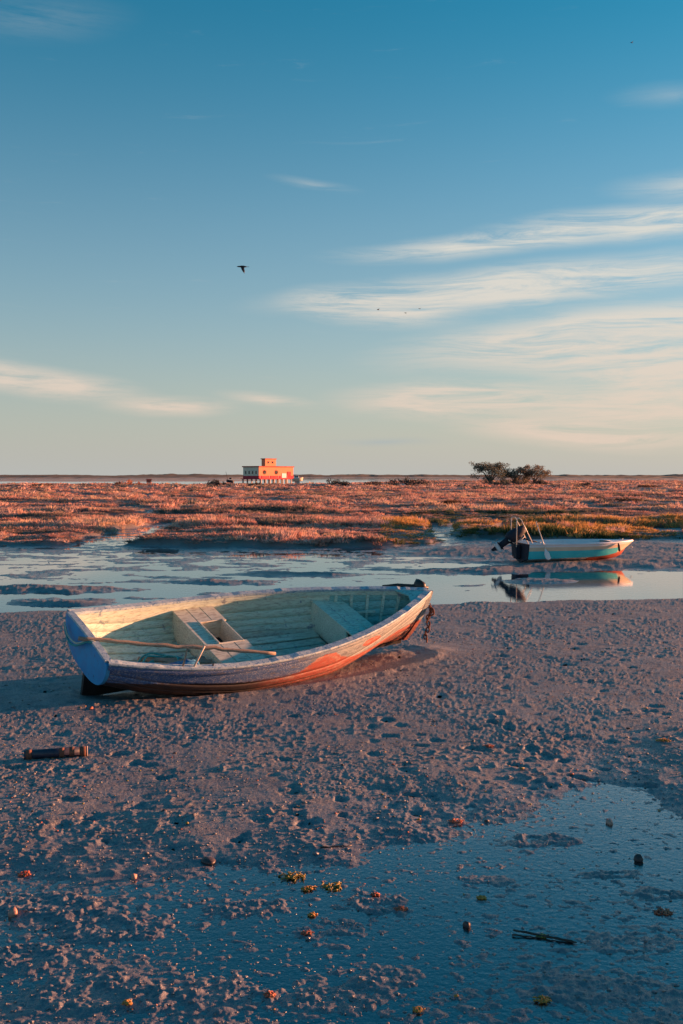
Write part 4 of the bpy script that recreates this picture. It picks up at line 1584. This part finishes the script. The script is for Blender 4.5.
# folded frame of pale poles at the stern
fr = empty('pole_frame', (0, 0, 0))
fr.parent = motor
for y_, x_top, x_b in ((-0.40, -0.20, 0.14), (0.34, -0.05, 0.30)):
    zt_ = 1.13
    MB().tube([(x_top - .07, y_, 0.42), (x_top - .07, y_, zt_ - .06), (x_top - .05, y_, zt_ - .01), (x_top, y_, zt_), (x_top + .05, y_, zt_ - .04), (x_b + .06, y_, 0.42)], .011, 7).build('hoop', M_STEEL, fr)
MB().tube([(-0.20, -0.40, 1.13), (-0.05, 0.34, 1.13)], .010, 6).build('crossbar', M_GREY, fr)
bpy.context.view_layer.update()
MM = motor.matrix_world.copy()


def mw(p):
    return MM @ Vector(p)


oar = empty('oar', mw((0.46, -0.70, 0.12)))
d = (mw((0.16, -0.58, 1.06)) - mw((0.46, -0.70, 0.12)))
MB().tube([d * 0.16, d * 0.5, d], [.013, .012, .011], 8).build('shaft', M_STEEL, oar)
secs = [(d * f, Vector((1, 0.15, 0.2)).normalized() * w_, Vector((0, 1, 0)) * th_) for f, w_, th_ in ((0.0, .03, .008), (.04, .062, .010), (.16, .066, .011), (.24, .03, .016), (.28, .017, .017))]
V, F = loft(secs, 10)
MB().add(V, F, True).build('blade', M_GEL, oar)
tag(oar, 'white oar leaning upright against the side of the motor boat', 'oar')

# ------------------------------------------------------------------ house on stilts
M_SALMON = paint('salmon_render', (0.80, 0.23, 0.115), (0.84, 0.26, 0.14), 0.8, 0.85, bstr=0)
M_REDW = paint('red_render', (0.50, 0.035, 0.05), (0.42, 0.03, 0.05), 0.8, 0.85, bstr=0)
M_CORN = paint('brick_red_trim', (0.40, 0.085, 0.05), (0.34, 0.07, 0.05), 0.8, 0.85, bstr=0)
M_CONC = paint('pale_concrete', (0.55, 0.47, 0.42), (0.42, 0.36, 0.33), 1.0, 0.9, bstr=0)
M_SIDEW = paint('side_wall_buff', (0.72, 0.60, 0.45), (0.76, 0.64, 0.48), 0.8, 0.9, bstr=0)
M_GLASS = paint('dark_window_glass', (0.02, 0.018, 0.02), (0.03, 0.025, 0.03), 1.0, 0.15, bstr=0)
M_WHITE = paint('white_board', (0.75, 0.72, 0.74), (0.68, 0.66, 0.70), 1.0, 0.7, bstr=0)
HD = 280.0
hx = (259 - 341.5) / FPX * HD
house = empty('stilt_house', (hx, HD, 0.0), (0, 0, R(48)))
tag(house, 'salmon coloured house on stilts with a small roof turret', 'house')
Wf, Wl = 13.6, 6.5
Zf, Zr = 1.30, 4.75
MB().box((0, 0, Zf + 0.75), (Wf, Wl, Zr - 0.25)).build('wall', M_SALMON, house)
MB().box((-0.04, 0.02, Zf + 0.752), (-0.001, Wl - 0.02, Zr - 0.252)).build('side_wall', M_SIDEW, house)  # thin panel coloured buff, laid over the left wall
MB().box((-0.06, -0.06, Zf), (Wf + .06, Wl + .06, Zf + 0.75)).build('base_wall', M_REDW, house)
rf = MB().box((-0.25, -0.25, Zr - 0.25), (Wf + .25, Wl + .25, Zr + 0.05)).build('roof', M_CORN, house)
MB().box((3.3, 0.9, Zr + 0.05), (7.5, 2.4, 6.75)).build('turret', M_SALMON, house)
MB().box((3.1, 0.7, 6.75), (7.7, 2.6, 6.98)).build('turret_roof', M_CORN, house)
for x in (4.5, 6.2):
    MB().box((x - .28, 0.84, 5.6), (x + .28, 0.93, 6.15)).build('turret_window', M_GLASS, house)


def disc(cx, cz, r, y, th, n=18):
    V = [(cx + r * math.cos(2 * PI * k / n), y - th, cz + r * math.sin(2 * PI * k / n)) for k in range(n)]
    V += [(cx + r * math.cos(2 * PI * k / n), y, cz + r * math.sin(2 * PI * k / n)) for k in range(n)]
    return MB().add(V, [tuple(range(n)), tuple(range(2 * n - 1, n - 1, -1))] + [(i, n + i, n + (i + 1) % n, (i + 1) % n) for i in range(n)])


for x in (2.2, 6.8):
    w_ = disc(x, 3.05, 0.66, 0.0, 0.06).build('window', M_CORN, house)
    disc(x, 3.05, 0.56, -0.06, 0.02).build('pane', M_GLASS, w_)
dr = MB().box((11.2, -0.09, Zf + 0.02), (12.6, -0.062, Zf + 1.95)).build('door', M_REDW, house)
MB().box((12.35, -0.13, Zf + 0.95), (12.45, -0.09, Zf + 1.1)).build('door_handle', M_CONC, dr)
MB().box((8.9, -0.10, Zf + 0.15), (10.7, -0.065, Zf + 1.45)).build('notice_board', M_WHITE, house)
for k in range(4):
    y = 1.1 + 1.42 * k
    w_ = MB().box((-0.08, y - .26, 2.55), (-0.041, y + .26, 3.45)).build('window', M_CONC, house)
    MB().box((-0.11, y - .24, 2.57), (-0.082, y + .24, 3.43)).build('pane', M_GLASS, w_)
dkk = MB().box((-0.6, -1.2, Zf - 0.22), (Wf + .5, Wl + .5, Zf - 0.002)).build('deck', M_REDW, house)
for i in range(9):
    for y in (-0.9, 3.0, Wl + 0.1):
        x = 0.0 + i * (Wf / 8)
        MB().box((x - .16, y - .16, -0.7), (x + .16, y + .16, Zf - 0.22)).build('stilt', M_CONC, house)
for x in (-0.5, 3.0, 6.5, 10.0, 13.9):
    MB().tube([(x, -1.1, Zf), (x, -1.1, Zf + 0.95)], 0.04, 5).build('railing_post', M_WHITE, house)

# other things far off round the house
fb = empty('beached_boat', ((297.5 - 341.5) / FPX * 276, 276, 0.35), (0, 0, R(12)))
V, F = [], []
for t in np.linspace(0, 1, 12):
    b = 0.75 * (1 - max(0, (t - .45) / .55) ** 2.2) + .01
    x = -1.5 + 3.1 * t
    s = .95 + .35 * t * t
    for y, z in ((-b, s), (-b * .75, .35), (0, .1 + .2 * t ** 3), (b * .75, .35), (b, s)):
        V.append((x - (0.25 * (1 - z / s) if t > .9 else 0), y, z))
for i in range(11):
    F += [(i * 5 + j, i * 5 + j + 1, i * 5 + 6 + j, i * 5 + 5 + j) for j in range(4)]
    F.append((i * 5 + 4, i * 5, i * 5 + 5, i * 5 + 9))
F.append((4, 3, 2, 1, 0))
MB().add(V, F).build('hull', M_BEIGE, fb)
MB().box((-0.9, -.5, .9), (0.3, .5, 1.75)).build('cabin', M_WHITE, fb, 0.05)
MB().box((-0.8, -.53, 1.3), (0.2, -.51, 1.6)).build('cabin_window', M_GLASS, fb)
MB().box((-0.6, -.2, -.6), (0.6, .2, .25)).build('cradle', M_CONC, fb)
tag(fb, 'cream boat with a low cabin propped up just right of the stilt house', 'boat')

fm = empty('moored_boat', ((230 - 341.5) / FPX * 330, 330, 0.0), (0, 0, R(160)))
V, F = [], []
for t in np.linspace(0, 1, 9):
    b = 0.5 * (1 - max(0, (t - .5) / .5) ** 2) + .02
    x = -1.3 + 2.6 * t
    for y, z in ((-b, .5 + .3 * t), (-b * .7, -.1), (b * .7, -.1), (b, .5 + .3 * t)):
        V.append((x, y, z))
for i in range(8):
    F += [(i * 4 + j, i * 4 + j + 1, i * 4 + 5 + j, i * 4 + 4 + j) for j in range(3)] + [(i * 4 + 3, i * 4, i * 4 + 4, i * 4 + 7)]
F += [(0, 1, 2, 3), tuple(range(len(V) - 4, len(V)))]
MB().add(V, F).build('hull', M_NAVY, fm)
MB().box((-.7, -.35, .9), (.1, .35, 1.4)).build('wheelhouse', M_NAVY, fm, 0.04)
MB().tube([(0.7, 0, .4), (1.5, 0, 3.4)], [.08, .05], 6).build('mast', M_NAVY, fm)
tag(fm, 'dark moored boat with a leaning mast left of the stilt house', 'boat')

hut = empty('beach_hut', ((149 - 341.5) / FPX * 300, 300, 0.2), (0, 0, R(20)))
hut.scale = (0.75, 0.75, 0.6)
MB().box((-0.9, -.7, -.4), (0.9, .7, 1.0)).build('wall', M_CORN, hut)
MB().add([(-1.05, -.85, 1.0), (1.05, -.85, 1.0), (1.05, .85, 1.0), (-1.05, .85, 1.0), (-1.05, 0, 1.55), (1.05, 0, 1.55)], [(3, 2, 1, 0), (0, 1, 5, 4), (2, 3, 4, 5), (0, 4, 3), (1, 2, 5)]).build('roof', M_CORN, hut)
tag(hut, 'tiny reddish hut by the sand at the far left of the marsh', 'hut')

# ------------------------------------------------------------------ birds
M_BIRD = paint('dark_plumage', (0.02, 0.022, 0.028), (0.035, 0.035, 0.04), 10.0, 0.8, bstr=0)


def bird(px, py, D, size, rz, flap, label, bank=0.0):
    e = empty('bird', ((px - 341.5) / FPX * D, D, CAMH + (HZ - py) / FPX * D), (bank, 0, rz))
    s = size
    secs = []
    for x, r in ((-.50, .006), (-.44, .022), (-.40, .045), (-.34, .05), (-.26, .055), (-.10, .085), (.08, .085), (.24, .05), (.34, .03)):
        secs.append(((x * s, 0, 0), Vector((0, 1, 0)) * r * s, Vector((0, 0, 1)) * r * s))
    V, F = loft(secs, 10)
    MB().add(V, F, True).build('body', M_BIRD, e)
    MB().hexa([(.28 * s, -.03 * s, -.008 * s), (.52 * s, -.075 * s, -.006 * s), (.52 * s, .075 * s, -.006 * s), (.28 * s, .03 * s, -.008 * s),
               (.28 * s, -.03 * s, .010 * s), (.52 * s, -.075 * s, .002 * s), (.52 * s, .075 * s, .002 * s), (.28 * s, .03 * s, .010 * s)]).build('tail', M_BIRD, e)
    for sd_ in (-1, 1):
        V, F = [], []
        ang = 0.0
        y = z = 0.0
        st = 7
        for i in range(st + 1):
            f = i / st
            ang = flap * (1.15 - 0.45 * f)
            ch = (0.25 * (1 - f ** 1.8) + 0.02) * s
            sw = (0.02 + 0.20 * f ** 1.6) * s
            if i:
                y += math.cos(ang) * 0.085 * s
                z += math.sin(ang) * 0.085 * s
            for cx_, tz in ((sw - ch * .45, 0.0), (sw, .016 * s * (1 - f)), (sw + ch * .55, 0.0), (sw, -.010 * s)):
                V.append((cx_ - .06 * s, sd_ * (y + .03 * s), z + tz + .02 * s))
        for i in range(st):
            for j in range(4):
                F.append((i * 4 + j, i * 4 + (j + 1) % 4, i * 4 + 4 + (j + 1) % 4, i * 4 + 4 + j))
        F += [(0, 1, 2, 3), tuple(range(st * 4, st * 4 + 4))]
        MB().add(V, F, True).build('wing', M_BIRD, e)
    tag(e, label, 'bird', 'birds in flight')
    return e


bird(243.5, 268.5, 55, 0.66, R(8), R(-66), 'dark bird flying with wings down, nearest in the sky')
bird(378, 311, 150, 0.55, R(30), R(35), 'tiny distant bird, leftmost of the three below the long cloud')
bird(405, 314, 155, 0.5, R(-30), R(-25), 'tiny distant bird, middle of the three below the long cloud')
bird(419, 310, 160, 0.5, R(40), R(20), 'tiny distant bird, rightmost of the three below the long cloud')
bird(627, 50, 140, 0.5, R(20), R(30), 'tiny bird high in the upper right of the sky')

# ------------------------------------------------------------------ things lying on the mud
M_PIPE = paint('navy_plastic_pipe', (0.018, 0.020, 0.045), (0.030, 0.030, 0.055), 20.0, 0.45, (0.09, 0.06, 0.06), 0.66, bstr=0.2)
M_BAND = paint('rust_band', (0.22, 0.080, 0.045), (0.13, 0.055, 0.04), 40.0, 0.8)
x0, y0 = gp(21, 757, CAMH + 0.0)
x1, y1 = gp(86, 752, CAMH + 0.0)
z0, z1 = zat(x0, y0) + 0.030, zat(x1, y1) + 0.036
A, B = Vector((x0, y0, z0)), Vector((x1, y1 - 0.02, z1))
ax = (B - A)
pipe = empty('pipe', A.lerp(B, 0.5))
off_ = -(ax * 0.5)
MB().tube([off_, off_ + ax * .97], 0.036, 18).build('tube', M_PIPE, pipe)
for f0, f1 in ((0.03, 0.12), (0.55, 0.63), (0.71, 0.79), (0.87, 0.985)):
    MB().tube([off_ + ax * f0, off_ + ax * f1], 0.0374, 18).build('band', M_BAND, pipe)
MB().tube([off_ + ax * .985, off_ + ax * 1.0], [0.040, 0.037], 18).build('end_cap', M_CONC, pipe)
tag(pipe, 'short navy pipe with rusty bands lying on the mud at the left edge', 'pipe')

M_WETWOOD = paint('wet_dark_wood', (0.022, 0.014, 0.012), (0.05, 0.028, 0.02), 30.0, 0.45)


def ground_px(px, py, dz=0.0):
    x, y = gp(px, py)
    for _ in range(3):
        x, y = gp(px, py, CAMH - max(zat(x, y), ZW))
    return Vector((x, y, max(zat(x, y), ZW) + dz))


rng = np.random.default_rng(21)
pts, rad = crooked((*gp(516, 937, HE - .012), ZW + .012), (*gp(581, 950, HE - .006), ZW + .006), 0.005, 0.007, 12, 0.002, rng)
rad[-1] = 0.002
tag(MB().tube(pts, rad, 7).build('driftwood_stick', M_WETWOOD), 'long thin dark stick lying in the wet foreground', 'stick')
pts, rad = crooked((*gp(515, 942, HE - .006), ZW + .006), (*gp(545, 945, HE - .006), ZW + .006), 0.004, 0.003, 8, 0.003, rng)
tag(MB().tube(pts, rad, 6).build('driftwood_stick', M_WETWOOD), 'shorter broken twig beside the long dark stick', 'stick')
pts, rad = crooked(ground_px(320, 853, .006), ground_px(352, 851, .008), 0.005, 0.003, 8, 0.003, rng)
tag(MB().tube(pts, rad, 6).build('driftwood_stick', M_WETWOOD), 'small dark twig at the edge of the wet film, mid left', 'stick')
M_WEED_O = paint('orange_wrack', (0.42, 0.17, 0.03), (0.52, 0.26, 0.05), 60.0, 0.6)
M_WEED_R = paint('red_wrack', (0.40, 0.085, 0.045), (0.48, 0.14, 0.07), 60.0, 0.6)
M_WEED_G = paint('olive_wrack', (0.30, 0.20, 0.03), (0.22, 0.17, 0.03), 60.0, 0.6)
M_STONE = paint('dark_shell', (0.045, 0.028, 0.030), (0.07, 0.045, 0.045), 60.0, 0.5)
M_SHELL = paint('pink_shell', (0.50, 0.27, 0.20), (0.40, 0.20, 0.16), 60.0, 0.6)


def stone(px, py, wpx, hpx, mat, label, name='stone', cat='stone', seed=0):
    p = ground_px(px, py)
    k = p.y / FPX
    V, F = lump((0, 0, 0), 1.0, 2, seed, 1.0)
    V = [(x * wpx * k / 2, y * wpx * k / 2, z * hpx * k / 2 + hpx * k * 0.18) for x, y, z in V]
    o = MB().add(V, F, True).build(name, mat)
    o.location = p
    return tag(o, label, cat)


stone(469, 934, 7, 9, M_STONE, 'small dark upright stone in the wet film, left of the stick', seed=1)
stone(642, 866, 8, 10, M_STONE, 'dark shell standing in the water at the right', 'shell', 'shell', 2)
stone(207, 867, 16, 6, M_STONE, 'flat dark stone at the edge of the wet film', seed=3)
stone(8, 917, 9, 10, M_SHELL, 'pink shell at the left edge of the foreground', 'shell', 'shell', 4)
stone(131, 884, 7, 7, M_SHELL, 'small pink shell at the edge of the film, left', 'shell', 'shell', 5)
stone(89, 711, 4, 4, M_WEED_R, 'tiny red scrap on the mud below the stern', 'plastic_scrap', 'scrap', 6)
stone(613, 828, 7, 6, M_SHELL, 'little pinkish shell in the narrow arm of water', 'shell', 'shell', 7)


def wrack(px, py, wpx, hpx, mat, label, n=26, seed=0):
    """a clump of bladder wrack: curled strands and small bladders in one heap"""
    rng = np.random.default_rng(300 + seed)
    p = ground_px(px, py)
    k = p.y / FPX
    w, h = wpx * k / 2, hpx * k * 0.6
    dep = w * 0.8
    mb = MB()
    for i in range(n):
        a = rng.uniform(0, 2 * PI)
        r = rng.random() ** 0.6
        c = Vector((math.cos(a) * r * w, math.sin(a) * r * dep, h * (0.15 + 0.5 * rng.random()) * (1 - r * .6)))
        d = Vector((rng.normal(), rng.normal(), rng.normal() * .35)).normalized() * w * rng.uniform(.18, .4)
        b = Vector((rng.normal(), rng.normal(), abs(rng.normal()))).normalized() * w * .12
        rr = 0.0022 + 0.0016 * rng.random()
        mb.tube([c - d, c + b * .6, c + b + d * .5, c + d], [rr, rr * 1.2, rr, rr * .4], 4)
    for i in range(n // 2):
        a = rng.uniform(0, 2 * PI)
        r = rng.random() ** .5 * .8
        V, F = lump((math.cos(a) * r * w, math.sin(a) * r * dep, h * .45 * (1 - r * .5)), rng.uniform(.0045, .009), 1, i, .8)
        mb.add(V, F, True)
    o = mb.build('seaweed', mat)
    o.location = p
    return tag(o, label, 'seaweed', 'seaweed clumps on the wet mud')


for i, a in enumerate((
        (292, 883, 26, 7, M_WEED_G, 'olive seaweed spread at the upper left of the orange clump', 34),
        (308, 895, 15, 8, M_WEED_O, 'bright orange seaweed clump in the centre of the wet film', 34),
        (332, 893, 26, 4, M_WEED_G, 'thin olive seaweed strand trailing right of the orange clump', 22),
        (312, 922, 10, 6, M_WEED_O, 'small orange seaweed tuft below the bright clump'),
        (306, 941, 12, 6, M_WEED_R, 'reddish seaweed tuft lowest of the central group'),
        (376, 901, 9, 6, M_WEED_R, 'reddish seaweed on top of the mud ring'),
        (402, 916, 14, 6, M_WEED_R, 'spidery red seaweed at the right of the mud ring'),
        (484, 904, 10, 6, M_WEED_O, 'orange seaweed tuft alone in the middle right of the film'),
        (546, 1010, 17, 8, M_WEED_O, 'orange seaweed piece near the bottom edge'),
        (458, 826, 15, 6, M_WEED_R, 'orange red seaweed lying just beyond the film'),
        (268, 1004, 12, 7, M_WEED_R, 'red seaweed scrap near the bottom, left of centre'),
        (123, 1013, 10, 7, M_WEED_O, 'small orange seaweed scrap near the bottom left'),
        (668, 743, 16, 4, M_WEED_O, 'flat orange seaweed at the right edge of the mud'),
        (545, 944, 10, 4, M_WEED_G, 'olive seaweed caught on the broken twig'),
        (20, 880, 14, 8, M_WEED_R, 'red brown seaweed at the far left edge of the film'),
        (668, 919, 18, 4, M_WEED_R, 'flat red seaweed smear at the right edge of the film'),
        (490, 749, 12, 4, M_WEED_R, 'small rusty seaweed on the mud right of the bow'),
        (420, 1020, 12, 5, M_WEED_O, 'orange seaweed at the very bottom edge'))):
    wrack(*a, seed=i)

# dark driftwood on the islet just beyond the bow
p = ground_px(408, 589.5)
mb = MB()
V, F = lump((0.24, 0, .07), .13, 2, 3, .9)
mb.add(V, F, True)
V, F = lump((0.12, 0.03, .02), .14, 2, 5, .5)
mb.add(V, F, True)
mb.tube([(-.5, .02, .05), (-.2, 0, .07), (.1, -.02, .05), (.4, .01, .03)], [.03, .045, .05, .03], 7)
o = mb.build('driftwood_log', M_WETWOOD)
o.location = p
tag(o, 'dark knobbly driftwood lying in the channel behind the bow', 'driftwood')

# crumbs of mud, shell grit and weed nobody could count
def crumbs(name, n, ylo, yhi, rlo, rhi, mats, label, cat, seed, lim):
    rng = np.random.default_rng(seed)
    bm = bmesh.new()
    bmesh.ops.create_icosphere(bm, subdivisions=1, radius=1.0)
    base = np.array([v.co[:] for v in bm.verts])
    fc = np.array([[v.index for v in f.verts] for f in bm.faces])
    bm.free()
    y = ylo + (yhi - ylo) * rng.random(n) ** 1.3
    x = rng.uniform(-.43, .43, n) * (y + .6)
    keep = np.array([lim(a, b) for a, b in zip(x, y)])
    x, y = x[keep], y[keep]
    z = np.array([zat(a, b) for a, b in zip(x, y)])
    z = np.maximum(z, ZW - .002)
    m_ = len(x)
    r = rng.uniform(rlo, rhi, m_) * np.where(rng.random(m_) < .12, 1.7, 1.0)
    sc = np.stack([rng.uniform(.7, 1.5, m_), rng.uniform(.7, 1.3, m_), rng.uniform(.25, .55, m_)], 1) * r[:, None]
    V = base[None] * sc[:, None, :] * rng.uniform(.72, 1.28, (m_, len(base), 1)) + np.stack([x, y, z + r * .2], 1)[:, None, :]
    F = (fc[None] + (np.arange(m_) * len(base))[:, None, None]).reshape(-1, 3)
    mi = np.repeat(rng.integers(0, len(mats), m_), len(fc))
    o = mesh_np(name, V.reshape(-1, 3), F, mats, None, True, mi)
    return tag(o, label, cat, kind='stuff')


on_mud = lambda a, b: b > np.interp(a / b, *POOL) - .25 and b < np.interp(a / b, *CHAN) - .15 and not (abs(-(a - BX) * math.sin(BYAW) + (b - BY) * math.cos(BYAW)) < .72 and abs((a - BX) * math.cos(BYAW) + (b - BY) * math.sin(BYAW)) < 2.15)
in_film = lambda a, b: b < np.interp(a / b, *POOL) + .2
crumbs('mud_crumbs', 4000, 5.6, 16.5, .004, .010, [MUD, MUD, M_CRUMB] if 'M_CRUMB' in globals() else [MUD], 'crumbs of mud scattered over the flat', 'mud', 41, on_mud)
crumbs('mud_crumbs', 8500, 3.4, 7.6, .0026, .0060, [MUD], 'small worm casts standing out of the wet film', 'mud', 42, in_film)
crumbs('weed_flecks', 1300, 6.0, 16.5, .004, .010, [M_WEED_R, M_WEED_O, M_STONE, M_STONE, M_WEED_G], 'brown and rusty weed flecks strewn over the drier mud', 'weed', 44, on_mud)
crumbs('shell_grit', 420, 3.4, 12.0, .003, .007, [M_SHELL, M_WEED_R, M_WEED_O, M_STONE], 'shell grit and weed flecks strewn over the mud', 'grit', 43, lambda a, b: True)
